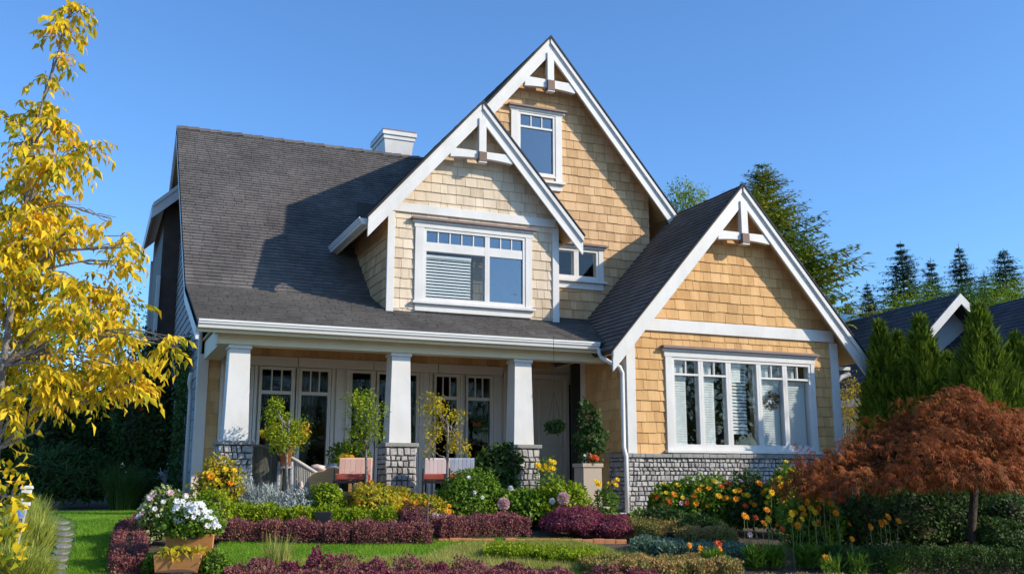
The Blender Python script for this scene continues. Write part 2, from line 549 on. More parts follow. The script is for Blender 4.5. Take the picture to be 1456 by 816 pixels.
# ------------------------------------------------------------------ helpers: 2D clipping for shingles, panels, stones
def clip_half(poly, a, b, c):
    """keep a*x + b*y <= c"""
    out = []
    n = len(poly)
    for i in range(n):
        p, q = poly[i], poly[(i + 1) % n]
        dp, dq = a * p[0] + b * p[1] - c, a * q[0] + b * q[1] - c
        if dp <= 0:
            out.append(p)
        if (dp < 0 < dq) or (dq < 0 < dp):
            t = dp / (dp - dq)
            out.append((p[0] + (q[0] - p[0]) * t, p[1] + (q[1] - p[1]) * t))
    return out


def clip_poly(poly, conv):
    n = len(conv)
    area = sum(conv[i][0] * conv[(i + 1) % n][1] - conv[(i + 1) % n][0] * conv[i][1] for i in range(n))
    sg = 1 if area > 0 else -1
    for i in range(n):
        p, q = conv[i], conv[(i + 1) % n]
        ex, ey = q[0] - p[0], q[1] - p[1]
        a, b = sg * ey, -sg * ex
        poly = clip_half(poly, a, b, a * p[0] + b * p[1])
        if len(poly) < 3:
            return []
    return poly


def cut_rects(r, holes):
    out = [r]
    for h in holes:
        nx = []
        for (x0, x1, z0, z1) in out:
            if h[0] >= x1 or h[1] <= x0 or h[2] >= z1 or h[3] <= z0:
                nx.append((x0, x1, z0, z1))
                continue
            if z1 > h[3]:
                nx.append((x0, x1, h[3], z1))
            if z0 < h[2]:
                nx.append((x0, x1, z0, h[2]))
            lo, hi = max(z0, h[2]), min(z1, h[3])
            if x0 < h[0]:
                nx.append((x0, h[0], lo, hi))
            if x1 > h[1]:
                nx.append((h[1], x1, lo, hi))
        out = nx
    return out


def panel(mb, T, poly, holes=(), thick=0.12):
    xs, zs = [p[0] for p in poly], [p[1] for p in poly]
    for r in cut_rects((min(xs), max(xs), min(zs), max(zs)), holes):
        q = clip_poly([(r[0], r[2]), (r[1], r[2]), (r[1], r[3]), (r[0], r[3])], poly)
        if len(q) >= 3:
            mb.prism(q, 0.0, -thick, T)


def shingles(mb, T, poly, holes=(), expo=0.178, wid=(0.12, 0.30), out=(0.006, 0.024), gap=0.006, jit=0.006, lap=0.012, rnd=random):
    xs, zs = [p[0] for p in poly], [p[1] for p in poly]
    x0, x1, z0, z1 = min(xs), max(xs), min(zs), max(zs)
    z = z0
    while z < z1:
        x = x0 - rnd.uniform(0, wid[1])
        while x < x1:
            w = rnd.uniform(*wid)
            zb = z + rnd.uniform(-jit, jit)
            zt = z + expo + lap
            o0 = out[1] + rnd.uniform(-0.003, 0.004)
            for r in cut_rects((x + gap / 2, x + w - gap / 2, zb, zt), holes):
                q = clip_poly([(r[0], r[2]), (r[1], r[2]), (r[1], r[3]), (r[0], r[3])], poly)
                if len(q) < 3:
                    continue
                n = len(q)
                fr = [T(a, b, out[0] + (o0 - out[0]) * (zt - b) / (zt - zb)) for a, b in q]
                bk = [T(a, b, 0.0) for a, b in q]
                mb.add(fr + bk, [tuple(range(n))] + [(i, n + i, n + (i + 1) % n, (i + 1) % n) for i in range(n)])
            x += w
        z += expo


def stones(mb, T, x0, x1, z0, z1, hh=(0.055, 0.105), ww=(0.05, 0.125), proud=0.026):
    z = z0
    while z < z1 - 0.02:
        h = random.uniform(*hh)
        if z1 - z - h < 0.05:
            h = z1 - z
        x = x0
        skew = random.uniform(-.02, .02)
        while x < x1 - 0.01:
            w = random.uniform(*ww)
            if x1 - x - w < 0.05:
                w = x1 - x
            g = random.uniform(0.004, 0.009)
            j = lambda: random.uniform(-0.014, 0.014)
            q = [(x + g + j() * .5, z + g + j() * .5), (x + w - g + j() * .5, z + g + j() * .5), (x + w - g + j() * .5 + skew, z + h - g + j() * .5), (x + g + j() * .5 + skew, z + h - g + j() * .5)]
            q = [(min(max(a, x0), x1), min(max(b, z0), z1)) for a, b in q]
            cx, cz = sum(p[0] for p in q) / 4, sum(p[1] for p in q) / 4
            pr = proud * random.uniform(0.6, 1.25)
            mid = [(cx + (a - cx) * .94, cz + (b - cz) * .93) for a, b in q]
            top = [(cx + (a - cx) * .74, cz + (b - cz) * .74) for a, b in q]
            vs = [T(a, b, -0.01) for a, b in q] + [T(a, b, pr * .62) for a, b in mid] + [T(a, b, pr + random.uniform(-.006, .006)) for a, b in top]
            mb.add(vs, [(8, 9, 10, 11)] + [(i + o, (i + 1) % 4 + o, (i + 1) % 4 + 4 + o, i + 4 + o) for i in range(4) for o in (0, 4)])
            x += w
        z += h


def front(Y):
    return lambda u, z, o: (u, Y - o, z)


def leftw(X):
    return lambda u, z, o: (X - o, -u, z)         # u = -Y


def rightw(X):
    return lambda u, z, o: (X + o, u, z)


# ================================================================== ground
def sheet(name, m, xs, ys, dz, kind='structure'):
    mb = MB()
    nx, ny = len(xs), len(ys)
    mb.add([(x, y, gz(y) + dz) for y in ys for x in xs],
           [(j * nx + i, j * nx + i + 1, (j + 1) * nx + i + 1, (j + 1) * nx + i) for j in range(ny - 1) for i in range(nx - 1)])
    o = mb.build(name, m, fix=False)
    tag(o, kind=kind)
    return o


YS = [-150, -60, 0, 9, 12, 14, 16, 60, 400]
sheet('ground', 'soil', [-300, -20, 40, 400], YS, 0.0)


mat('bounce_pavement', [(0.30, 0.285, 0.26), (0.40, 0.38, 0.345)], 0.9, 3, 0.0, 0.3, 60)
sheet('bounce_pavement', 'bounce_pavement', [-40, -10, 10, 20, 50], [-24, -10, 0, 6.5], 0.006)  # unseen sheet added to bounce sunlight up onto porch and soffits


def ribbon(name, m, left, right, dz, n=24):
    """a ground sheet between two outlines given as (x, y) lists of the same length"""
    mb = MB()
    L2, R2 = np.array(left, float), np.array(right, float)
    kk = len(L2)
    cols = 8
    vs = []
    for i in range(kk):
        for c in range(cols + 1):
            p = L2[i] + (R2[i] - L2[i]) * c / cols
            vs.append((p[0], p[1], gz(p[1]) + dz))
    fs = [(i * (cols + 1) + c, i * (cols + 1) + c + 1, (i + 1) * (cols + 1) + c + 1, (i + 1) * (cols + 1) + c) for i in range(kk - 1) for c in range(cols)]
    mb.add(vs, fs)
    return tag(mb.build(name, m, fix=False), kind='structure')


side_L = [(-.55, 9.0), (-.45, 10.5), (-.4, 12), (-.4, 14), (-.6, 16), (-.9, 18.2)]
side_R = [(0.50, 9.0), (.48, 10.5), (.55, 12), (.62, 14), (0.95, 16), (1.3, 18.2)]
ribbon('lawn', 'grass_ground', side_L, side_R, 0.004)
fl_L = [(1.05, 9.3), (1.15, 10.5), (1.3, 11.3), (1.45, 12), (1.6, 12.25)]
fl_R = [(6.0, 9.3), (6.0, 10.5), (5.9, 11.3), (5.6, 11.75), (4.2, 12.0)]
ribbon('lawn', 'grass_ground', fl_L, fl_R, 0.004)


def blades(name, label, left, right, n, h, m, wid=0.006):
    L2, R2 = np.array(left, float), np.array(right, float)
    t = RNG.uniform(0, len(L2) - 1.001, n)
    i = t.astype(int)
    f = (t - i)[:, None]
    s = RNG.uniform(0, 1, n)[:, None]
    a = L2[i] * (1 - f) + L2[i + 1] * f
    b = R2[i] * (1 - f) + R2[i + 1] * f
    p = a + (b - a) * s
    z = np.interp(p[:, 1], GY, GZ)
    P = np.column_stack([p, z])
    H = (h * RNG.uniform(0.5, 1.25, n))[:, None]
    lean = np.column_stack([RNG.normal(0, .45, n), RNG.normal(0, .45, n), np.ones(n)]) * H
    side = unit(np.column_stack([RNG.normal(size=n), RNG.normal(size=n), np.zeros(n)])) * wid
    V = np.stack([P - side, P + side, P + lean], 1).reshape(-1, 3)
    F = (np.arange(n) * 3)[:, None] + np.array([[0, 1, 2]])
    return tag(np_mesh(name, V, F, m), label, 'grass', kind='stuff')


blades('grass', 'short mown green grass of the side lawn by the stepping stones', [(x_ + .33, y_) for x_, y_ in side_L], side_R, 60000, 0.045, 'lawn_blade', 0.004)
blades('grass', 'short mown green grass of the front lawn between the purple hedges', fl_L, fl_R, 130000, 0.04, 'lawn_blade', 0.004)
blades('grass', 'yellowing grass over the right half of the front lawn', [(3.2, 9.9), (3.6, 10.9), (4.2, 11.5)], [(6.0, 9.8), (5.9, 11.0), (5.7, 11.6)], 26000, 0.06, 'dry_blade', 0.004)
blades('grass', 'pale dry tufts of longer grass along the near lawn edge', [(1.6, 9.9), (1.5, 10.75)], [(6.0, 9.7), (6.0, 10.6)], 16000, 0.085, 'dry_blade', 0.004)

# ================================================================== the house
house = thing('house', 'tan shingled two storey house with white gables, stone piers and front porch', 'house', (5.5, 18.0, 0.45))
W_Y, RW_Y = 14.45, 14.20            # right wing wall, its rake
D_Y, RD_Y = 16.16, 15.91            # dormer wall, rake
G_Y, RG_Y = 16.60, 16.35            # tall gable wall, rake
B_Y = 17.2                          # porch back wall
PZ = 0.55                           # porch floor
X0 = 1.29                           # left roof edge
EAVE = (14.75, 3.275)
KINK = (17.16, 4.203)
RIDGE = (22.60, 8.86)
SL, SU = (KINK[1] - EAVE[1]) / (KINK[0] - EAVE[0]), (RIDGE[1] - KINK[1]) / (RIDGE[0] - KINK[0])
XR = 9.95                           # right end of the main body
BACK = 2 * RIDGE[0] - B_Y


def roof_plane(o, u, v):
    o, u, v = np.array(o, float), unit(np.array(u, float)), unit(np.array(v, float))
    n = np.cross(u, v)
    if n[2] < 0:
        n = -n
    return lambda a, b, h: tuple(o + u * a + v * b + n * h)


roof_mb, deck_mb, soffit_mb = MB(), MB(), MB()


def slope(o, u, v, poly, thick=0.10, soffit=True, **kw):
    T = roof_plane(o, u, v)
    shingles(roof_mb, T, poly, expo=kw.get('expo', 0.120), wid=(0.15, 0.28), out=(0.001, 0.022), gap=0.007, jit=0.002, lap=0.004)
    deck_mb.prism(poly, 0.0, -thick, T)
    if soffit:
        soffit_mb.prism(poly, -thick - 0.002, -thick - 0.02, T)


# main roof: porch slope, upper slope, rear slope
ll = math.hypot(KINK[0] - EAVE[0], KINK[1] - EAVE[1])
slope((X0, EAVE[0] - .06, EAVE[1] - .02), (1, 0, 0), (0, 1, SL), [(0, 0), (8.1 - X0, 0), (8.1 - X0 + 1, ll + .1), (0, ll + .1)])
lu = math.hypot(RIDGE[0] - KINK[0], RIDGE[1] - KINK[1])
slope((X0, KINK[0], KINK[1]), (1, 0, 0), (0, 1, SU), [(0, 0), (XR + .4 - X0, 0), (XR + .4 - X0, lu), (0, lu)])
slope((X0, RIDGE[0] + 5.83, RIDGE[1] - 5.83 * SU), (1, 0, 0), (0, -1, SU),
      [(0, 0), (XR + .4 - X0, 0), (XR + .4 - X0, 7.65), (0, 7.65)], expo=0.3)

GAB = dict(wing=dict(xp=10.52, zp=6.20, m=1.150, hl=2.70, hr=2.63, Y=RW_Y, back=20.0),
           dormer=dict(xp=6.14, zp=7.73, m=1.140, hl=2.05, hr=2.00, Y=RD_Y, back=21.4),
           gable=dict(xp=7.72, zp=9.48, m=1.190, hl=1.66, hr=2.76, Y=RG_Y, back=23.4))


def gable_roof(g):
    for sgn, h in ((-1, g['hl']), (1, g['hr'])):
        L = math.hypot(h, h * g['m'])
        if g is GAB['wing'] and sgn < 0:
            poly = [(0, 0), (G_Y - g['Y'] - .02, 0), (G_Y - g['Y'] - .02, L), (0, L)]
        elif g is GAB['wing']:
            poly = [(0, 0), (6, 0), (6, L), (0, L)]
        else:
            poly = [(0, 0), (g['back'] - g['Y'], 0), (g['back'] - g['Y'], L), (0, L)]
        slope((g['xp'] + sgn * h, g['Y'] - .022, g['zp'] - h * g['m']), (0, 1, 0), (-sgn * 1.0, 0, g['m']), poly, thick=0.09)


for g in GAB.values():
    gable_roof(g)
roof = roof_mb.build('roof', 'asphalt_shingle', house, fix=False)
deck_mb.build('roof_deck', 'dark_edge', house)
soffit_mb.build('soffit', 'soffit_wood', house)
# ridge caps
rc = MB()
for i in range(int((XR - X0) / 0.24)):
    x = X0 + i * 0.24
    t = 0.012 * (i % 2)
    for sy in (-1, 1):
        y1, z1 = RIDGE[0] + sy * .13, RIDGE[1] - .13 * SU + .028
        rc.add([(x, RIDGE[0], RIDGE[1] + .03), (x + .25, RIDGE[0], RIDGE[1] + .045 + t), (x + .25, y1, z1 + .015 + t), (x, y1, z1)], [(0, 1, 2, 3)])
        rc.add([(x + .25, RIDGE[0], RIDGE[1] + .045 + t), (x + .25, y1, z1 + .015 + t), (x + .25, y1, z1 - .02), (x + .25, RIDGE[0], RIDGE[1])], [(0, 1, 2, 3)])
rc.build('ridge_cap', 'asphalt_shingle', roof, fix=False)

# rake boards, crown strips, metal drip edges
for key, g in GAB.items():
    xp, zp, m_ = g['xp'], g['zp'] + .005, g['m']
    T = lambda p, q, h, Y=g['Y']: (p, Y - h, q)
    rk, dr = MB(), MB()
    for sgn, h in ((-1, g['hl']), (1, g['hr'])):
        xf, zf = xp + sgn * (h + .02), zp - (h + .02) * m_
        ins = 0.0
        rk.prism([(xp, zp - .02), (xf, zf - .02), (xf, zf - .36), (xp, zp - .36)], 0.0, 0.045, T)
        rk.prism([(xp, zp - .02), (xf, zf - .02), (xf, zf - .13), (xp, zp - .13)], 0.03, 0.062 if sgn < 0 else 0.085, T)
        if sgn > 0:
            rk.prism([(xp, zp - .335), (xf - .02, zf - .335), (xf - .02, zf - .375), (xp, zp - .375)], 0.03, 0.062, T)
        dr.prism([(xp, zp + .03), (xf + sgn * .02, zf + .006), (xf + sgn * .02, zf - .022), (xp, zp - .018)], 0.0, 0.10, T)
    o = rk.build('rake_board', 'white_paint', house, bevel=0.004)
    dr.build('drip_edge', 'dark_edge', o)

# kingpost brackets in the three gable tops
for key, (px, zt, zb, bz0, bz1) in dict(gable=(7.585, 9.15, 8.36, 8.40, 8.60), dormer=(6.15, 7.42, 6.58, 6.63, 6.80), wing=(10.515, 5.9, 5.14, 5.15, 5.32)).items():
    g = GAB[key]
    xc = g['xp']
    br = MB()
    br.box(xc - .07, xc + .07, g['Y'] - .075, g['Y'] + .03, bz1 - .22, zt)
    hw = (g['zp'] - .36 - bz1) / g['m'] + .10
    pts = []
    for i in range(9):
        t = -1 + i / 4.0
        pts.append((xc + t * hw, bz0 + .035 * (1 - t * t)))
    hw2 = hw
    pts += [(xc + hw2, bz1), (xc - hw2, bz1)]
    br.prism(pts, 0.0, -0.10, lambda p, q, h, Y=g['Y']: (p, Y + .06 + h, q))
    o = br.build('gable_bracket', 'white_paint', house, bevel=0.004)
    bk = MB()
    bk.box(xc - .072, xc + .072, g['Y'] - .10, g['Y'] + .035, bz0 - .03, bz1 - .025)
    bk.build('bracket_block', 'brown_wood', o)
    b2 = MB()
    b2.box(xc - .075, xc + .075, g['Y'] - .09, g['Y'] + .03, bz0 - .055, bz0 - .032)
    b2.build('bracket_foot', 'white_paint', o)


# ---------------------------------------------------------------- windows
def window(T, x0, x1, z0, z1, sashes, cas=0.16, name='window', glass='window_glass', wood='white_paint', head=True, sill=True, depth=0.10, parent=None, cas_bot=0.03, clear=()):
    """T wall frame; outer casing x0..x1, z0..z1; sashes = [(sx0, sx1, sz0, sz1, nu, nv)] glass openings with muntin grids"""
    par = parent or house
    fr = MB()
    top = z1
    gx0, gx1 = min(s[0] for s in sashes), max(s[1] for s in sashes)
    gz0, gz1 = min(s[2] for s in sashes), max(s[3] for s in sashes)
    B = lambda mb, a, b, c, d, o0, o1: mb.box(a, b, c, d, o0, o1, lambda p, q, r: T(p, q, r))
    fw = 0.05
    B(fr, gx0 - fw, gx1 + fw, gz1, gz1 + fw, -depth, 0.038)
    B(fr, gx0 - fw, gx1 + fw, gz0 - fw, gz0, -depth, 0.038)
    B(fr, gx0 - fw, gx0, gz0, gz1, -depth, 0.0375)
    B(fr, gx1, gx1 + fw, gz0, gz1, -depth, 0.0375)
    xs = sorted(set([s[0] for s in sashes] + [s[1] for s in sashes]))
    # mullions between sash columns
    cols = sorted(set((s[0], s[1]) for s in sashes))
    for a, b in zip(cols[:-1], cols[1:]):
        if b[0] > a[1] + .005:
            B(fr, a[1], b[0], gz0, gz1, -depth, 0.03)
            B(fr, (a[1] + b[0]) / 2 - .004, (a[1] + b[0]) / 2 + .004, gz0, gz1, 0.03, 0.032)
    for a in cols:
        ss = sorted([s for s in sashes if (s[0], s[1]) == a], key=lambda s: s[2])
        for p, q in zip(ss[:-1], ss[1:]):
            B(fr, a[0], a[1], p[3], q[2], -depth, 0.0265)
    for (a, b, c, d, nu, nv) in sashes:
        for i in range(1, nu):
            x = a + (b - a) * i / nu
            B(fr, x - .011, x + .011, c, d, -0.03, 0.018)
        for i in range(1, nv):
            z = c + (d - c) * i / nv
            B(fr, a, b, z - .011, z + .011, -0.028, 0.0165)
    w = fr.build(name, wood, par, bevel=0.003)
    for si, (a, b, c, d, nu, nv) in enumerate(sashes):
        pn = MB()
        B(pn, a, b, c, d, -0.012, -0.006)
        pn.build('pane', 'window_glass' if si in clear else glass, w)
    cs = MB()
    B(cs, x0, gx0 - fw, z0, gz1 + fw, 0.0, 0.05)
    B(cs, gx1 + fw, x1, z0, gz1 + fw, 0.0, 0.05)
    if cas_bot > 0:
        B(cs, gx0 - fw, gx1 + fw, gz0 - fw - cas_bot, gz0 - fw, 0.0, 0.05)
    if head:
        B(cs, x0 - .02, x1 + .02, gz1 + fw, z1 - .035, 0.0, 0.055)
        B(cs, x0 - .05, x1 + .05, z1 - .075, z1 - .035, 0.0, 0.085)
    cs.build('casing', wood, w, bevel=0.003)
    if head:
        hd = MB()
        B(hd, x0 - .075, x1 + .075, z1 - .034, z1, 0.0, 0.135)
        B(hd, x0 - .065, x1 + .065, z1, z1 + .02, 0.0, 0.10)
        hd.build('head_flashing', 'flashing', w, bevel=0.003)
    if sill:
        sl = MB()
        B(sl, x0 - .045, x1 + .045, z0 - .045, z0, 0.0, 0.12)
        B(sl, x0 + .01, x1 - .01, z0 - .17, z0 - .047, 0.0, 0.055)
        sl.build('sill', wood, w, bevel=0.004)
    return w, (gx0 - fw, gx1 + fw, gz0 - fw, gz1 + fw)


def blind(T, x0, x1, z0, z1, w, pitch=0.05, out=-0.10, tilt=0.55):
    mb = MB()
    z = z0
    while z < z1:
        mb.add([T(x0, z - .022 * tilt, out + .009), T(x1, z - .022 * tilt, out + .009), T(x1, z + .022 * tilt + .012, out - .009), T(x0, z + .022 * tilt + .012, out - .009)], [(0, 1, 2, 3)])
        z += pitch
    mb.box(x0, x1, z1, z1 + .05, out - .03, out + .03, T)
    mb.box(x0, x1, z0 - .03, z0 - .012, out - .02, out + .02, T)
    return mb.build('blind', 'blind', w, fix=False)


TW, TD, TG, TB = front(W_Y), front(D_Y), front(G_Y), front(B_Y)
# bay window of the right wing, five sashes
bx = [(9.13, 9.62), (9.72, 10.19), (10.30, 10.84), (10.94, 11.41), (11.51, 11.99)]
bs = []
for i, (a, b) in enumerate(bx):
    if i == 2:
        bs.append((a, b, 1.57, 3.00, 1, 1))
    else:
        bs.append((a, b, 1.57, 2.74, 1, 1))
        bs.append((a, b, 2.775, 3.00, 2, 1))
bay, bay_hole = window(TW, 8.95, 12.12, 1.47, 3.22, bs, cas_bot=0.05)
# dormer window: three openings under two transom strips
dsh = [(5.20, 6.31, 4.10, 4.93, 1, 1), (5.20, 6.31, 5.09, 5.29, 5, 1), (6.40, 7.05, 4.10, 4.93, 1, 1), (6.40, 7.05, 5.09, 5.29, 3, 1)]
dwin, dwin_hole = window(TD, 4.99, 7.23, 4.02, 5.50, dsh, glass='upper_glass', clear=(0,))
# tall gable window
gwin, gwin_hole = window(TG, 7.00, 8.08, 6.62, 8.08, [(7.20, 7.89, 6.78, 7.66, 1, 1), (7.20, 7.89, 7.70, 7.92, 3, 1)], cas=.13, glass='upper_glass')
# small pair beside the dormer
swin, swin_hole = window(TG, 7.62, 8.95, 4.73, 5.44, [(7.80, 8.32, 4.82, 5.30, 1, 1), (8.42, 8.80, 4.82, 5.30, 1, 1)], cas=.1)
for i, (a, b) in enumerate(bx):
    if i != 2:
        blind(TW, a + .0, a + (b - a) * (.60 if i < 2 else .97), 1.60, 2.68, bay, out=-0.09, tilt=0.9, pitch=.043)
    else:
        blind(TW, a, b - .08, 1.80, 2.95, bay, out=-0.2, tilt=0.7, pitch=.06)
    blind(TW, a, a + (b - a) * .5, 2.70, 2.95, bay, out=-0.09, tilt=0.9, pitch=.043)
blind(TD, 5.20, 6.07, 4.10, 4.83, dwin, out=-0.07, tilt=0.5, pitch=.055)
# wreath and leaf seen in the panes
wr = MB()
for i in range(140):
    t, rr = random.uniform(0, 6.28), random.uniform(.07, .17)
    c = np.array([11.19 + rr * math.cos(t), W_Y + .055 + random.uniform(-.02, .02), 2.38 + rr * math.sin(t)])
    d = np.array([random.uniform(-1, 1), random.uniform(-.5, .2), random.uniform(-1, 1)]) * .05
    s_ = np.array([-d[2], 0, d[0]]) * .5
    wr.add([c, c + d * .5 + s_, c + d, c + d * .5 - s_], [(0, 1, 2, 3)])
tag(wr.build('wreath', 'bark_dark', base=(11.19, W_Y + .05, 2.2), fix=False), 'round dried brown wreath hanging in the fourth sash of the bay window', 'wreath')

# ---------------------------------------------------------------- walls
wall_n = 0


def shingled_wall(T, poly, holes, m, z_first=None, **kw):
    mb = MB()
    panel(mb, T, poly, holes)
    w = mb.build('wall', 'cream_paint', house)
    sh = MB()
    shingles(sh, T, poly, holes, **kw)
    sh.build('shingle_cladding', m, w, fix=False)
    return w


def under(g, drop, xa, xb, z0):
    """gable wall outline below the roof"""
    zt = lambda x: g['zp'] - g['m'] * abs(x - g['xp']) - drop
    return [(xa, z0), (xb, z0), (xb, zt(xb)), (g['xp'], zt(g['xp'])), (xa, zt(xa))]


STONE_Z = 1.40
pw = under(GAB['wing'], .12, 8.22, 12.66, STONE_Z)
wz = 3.58
shingled_wall(TW, [(8.22, STONE_Z), (12.66, STONE_Z), (12.66, wz), (8.22, wz)] if False else pw, [bay_hole], 'gold_shingle')
pd_ = under(GAB['dormer'], .12, 4.52, 7.75, 3.70)
shingled_wall(TD, pd_, [dwin_hole], 'pale_shingle')
pg = under(GAB['gable'], .12, 6.25, 10.02, 3.8)
shingled_wall(TG, pg, [gwin_hole, swin_hole], 'tan_shingle')
# wing left side, dormer left side, tall gable right side, main left gable end
shingled_wall(leftw(8.22), [(-15.95, PZ), (-W_Y, PZ), (-W_Y, 3.30), (-15.95, 3.30)], [], 'gold_shingle')
shingled_wall(leftw(4.52), [(-20.0, 3.7), (-D_Y, 3.7), (-D_Y, 5.80), (-20.0, 5.80)], [], 'tan_shingle')
mb = MB()
mb.box(12.54, 12.655, W_Y + .13, 20, .3, 3.75)
mb.box(8.24, 9.1, 15.95, 16.07, PZ, 3.3)
mb.box(9.9, 10.0, G_Y + .13, 22.5, 2.0, 6.6)
mb.box(XR - .1, XR, 18, BACK, .3, 5.0)
mb.box(1.65, XR - .1, BACK - .1, BACK, .3, 4.6)
mb.box(7.63, 7.75, D_Y + .13, 20, 3.6, 5.8)
mb.box(6.26, 6.36, G_Y + .13, 21.0, 5.0, 7.55)
mb.build('wall', 'cream_paint', house)
lw = [(-BACK, .4), (-B_Y, .4), (-B_Y, 3.95), (-RIDGE[0], RIDGE[1] - .14), (-BACK, 4.1)]
LWX = 1.62
side_win_hole = (-24.1, -21.9, 1.35, 2.75)
shingled_wall(leftw(LWX), lw, [(-23.95, -22.05, 1.45, 2.65)], 'side_shingle', wid=(.18, .4))
sw, _ = window(leftw(LWX), -24.15, -21.85, 1.32, 2.85, [(-23.9, -23.05, 1.5, 2.6, 1, 2), (-22.95, -22.1, 1.5, 2.6, 1, 2)], glass='porch_glass', head=False)
# floors and dark rooms behind the glass
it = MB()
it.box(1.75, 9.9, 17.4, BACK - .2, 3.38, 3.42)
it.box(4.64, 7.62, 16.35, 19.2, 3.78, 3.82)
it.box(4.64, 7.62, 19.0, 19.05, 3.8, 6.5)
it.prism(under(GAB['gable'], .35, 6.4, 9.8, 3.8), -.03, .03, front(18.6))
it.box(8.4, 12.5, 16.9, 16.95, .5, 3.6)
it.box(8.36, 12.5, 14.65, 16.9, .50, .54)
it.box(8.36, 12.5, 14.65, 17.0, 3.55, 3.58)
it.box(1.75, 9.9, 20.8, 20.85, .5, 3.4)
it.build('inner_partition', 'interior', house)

# white bands, corner boards
def board(name, m, *b):
    q = MB()
    q.box(*b)
    return q.build(name, m, house, bevel=.004)


board('band_board', 'white_paint', 8.42, 12.60, W_Y - .058, W_Y, 3.48, 3.69)
board('band_board', 'white_paint', 4.58, 7.72, D_Y - .058, D_Y, 5.59, 5.745)
for b_ in ((8.19, 8.36, W_Y - .045, W_Y, STONE_Z, 3.47), (12.51, 12.69, W_Y - .045, W_Y, STONE_Z, 3.47), (12.66, 12.70, W_Y + .001, W_Y + .12, STONE_Z, 3.45),
           (4.49, 4.62, D_Y - .045, D_Y, 3.72, 5.58), (7.65, 7.78, D_Y - .045, D_Y, 3.72, 5.58), (7.755, 7.79, D_Y + .001, G_Y, 3.80, 5.7)):
    board('corner_board', 'white_paint', *b_)
for b_ in ((8.175, 8.22, W_Y + .002, W_Y + .12, STONE_Z, 3.2), (8.175, 8.30, 15.95, 16.09, PZ, 3.2), (LWX - .05, LWX + .12, B_Y - .05, B_Y, .45, 3.05), (LWX - .05, LWX - .006, B_Y + .004, B_Y + .13, .45, 3.4)):
    board('corner_board', 'porch_trim', *b_)

# stone base of the wing with its cap
sb, mo = MB(), MB()
mo.box(8.16, 12.62, W_Y - .10, W_Y + .0, .2, STONE_Z - .06)
mo.box(8.16, 8.22, W_Y + .001, 15.0, .2, STONE_Z - .06)
stones(sb, front(W_Y - .10), 8.14, 12.64, .25, STONE_Z - .06)
stones(sb, leftw(8.16), -15.0, -(W_Y - .115), .25, STONE_Z - .06)
m_o = mo.build('stone_base', 'mortar', house)
sb.build('stone_facing', 'stone', m_o, fix=False)
cp = MB()
x = 8.09
while x < 12.66:
    w = random.uniform(.10, .2)
    cp.box(x + .004, min(x + w, 12.68), W_Y - .165 + random.uniform(-.008, .008), W_Y + .0, STONE_Z - .058, STONE_Z + random.uniform(.0, .012))
    x += w
y = W_Y + .005
while y < 15.0:
    cp.box(8.10, 8.22, y, y + .14, STONE_Z - .058, STONE_Z + random.uniform(.0, .012))
    y += .146
cp.build('stone_cap', 'stone_cap', m_o, bevel=.006)

# ---------------------------------------------------------------- porch
pf = MB()
pf.box(1.5, 9.0, 14.62, B_Y, .2, PZ - .05)
pf.box(1.44, 8.13, 14.54, B_Y - .02, PZ - .048, PZ)
pf.build('porch_floor', 'concrete', house, bevel=.008)
st = MB()
st.box(6.95, 8.1, 14.1, 14.535, .2, .46)
st.build('porch_step', 'concrete', house, bevel=.01)
bm_ = MB()
bm_.box(1.62, 8.12, 14.95, 15.21, 2.955, 3.12)
bm_.box(1.60, 8.12, 14.925, 15.23, 3.121, 3.36)
bm_.box(1.66, 1.92, 15.22, B_Y - .01, 2.955, 3.25)
bm_.box(1.62, 8.12, 14.905, 14.94, 3.13, 3.16)
o = bm_.build('porch_beam', 'cream_paint', house, bevel=.004)
rb = MB()
for x in (2.05, 4.50, 6.62):
    rb.box(x - .10, x + .06, 14.86, 14.922, 3.165, 3.30)
rb.build('beam_block', 'brown_wood', o)
pc = MB()
pc.box(1.62, 9.0, 15.24, B_Y, 3.27, 3.30)
pc.box(1.32, 8.0, 14.762, 14.90, 3.165, 3.185)
pc.build('porch_ceiling', 'soffit_wood', house)
for cx in (1.96, 4.45, 6.56):
    c = MB()
    ty, by = 15.0, 14.99
    wt, wb = .15, .178
    dpt = .30
    vs = []
    for z, w in ((1.545, wb), (2.895, wt)):
        vs += [(cx - w, 15.15 - w, z), (cx + w, 15.15 - w, z), (cx + w, 15.15 + w, z), (cx - w, 15.15 + w, z)]
    c.add(vs, [(0, 1, 5, 4), (1, 2, 6, 5), (2, 3, 7, 6), (3, 0, 4, 7), (0, 3, 2, 1), (4, 5, 6, 7)])
    col = c.build('porch_column', 'white_paint', house, bevel=.004)
    ca = MB()
    ca.box(cx - .17, cx + .17, 14.98, 15.32, 2.897, 2.953)
    ca.build('capital', 'white_paint', col, bevel=.004)
    hw, y0, y1 = .225, 14.90, 15.36
    if cx < 2:
        pass
    p = MB()
    p.box(cx - hw, cx + hw, y0, y1, .3, 1.478)
    pier = p.build('pier', 'mortar', col)
    s_ = MB()
    stones(s_, front(y0), cx - hw - .02, cx + hw + .02, .35, 1.478, hh=(.06, .115), ww=(.06, .13), proud=.024)
    stones(s_, leftw(cx - hw), -y1, -y0, .35, 1.478, hh=(.06, .115), ww=(.06, .13), proud=.024)
    stones(s_, rightw(cx + hw), y0, y1, .35, 1.478, hh=(.06, .115), ww=(.06, .13), proud=.024)
    s_.build('stone_facing', 'stone', col, fix=False)
    k_ = MB()
    k_.box(cx - hw - .05, cx + hw + .05, y0 - .05, y1 + .05, 1.480, 1.543)
    k_.build('pier_cap', 'stone_cap', col, bevel=.012)

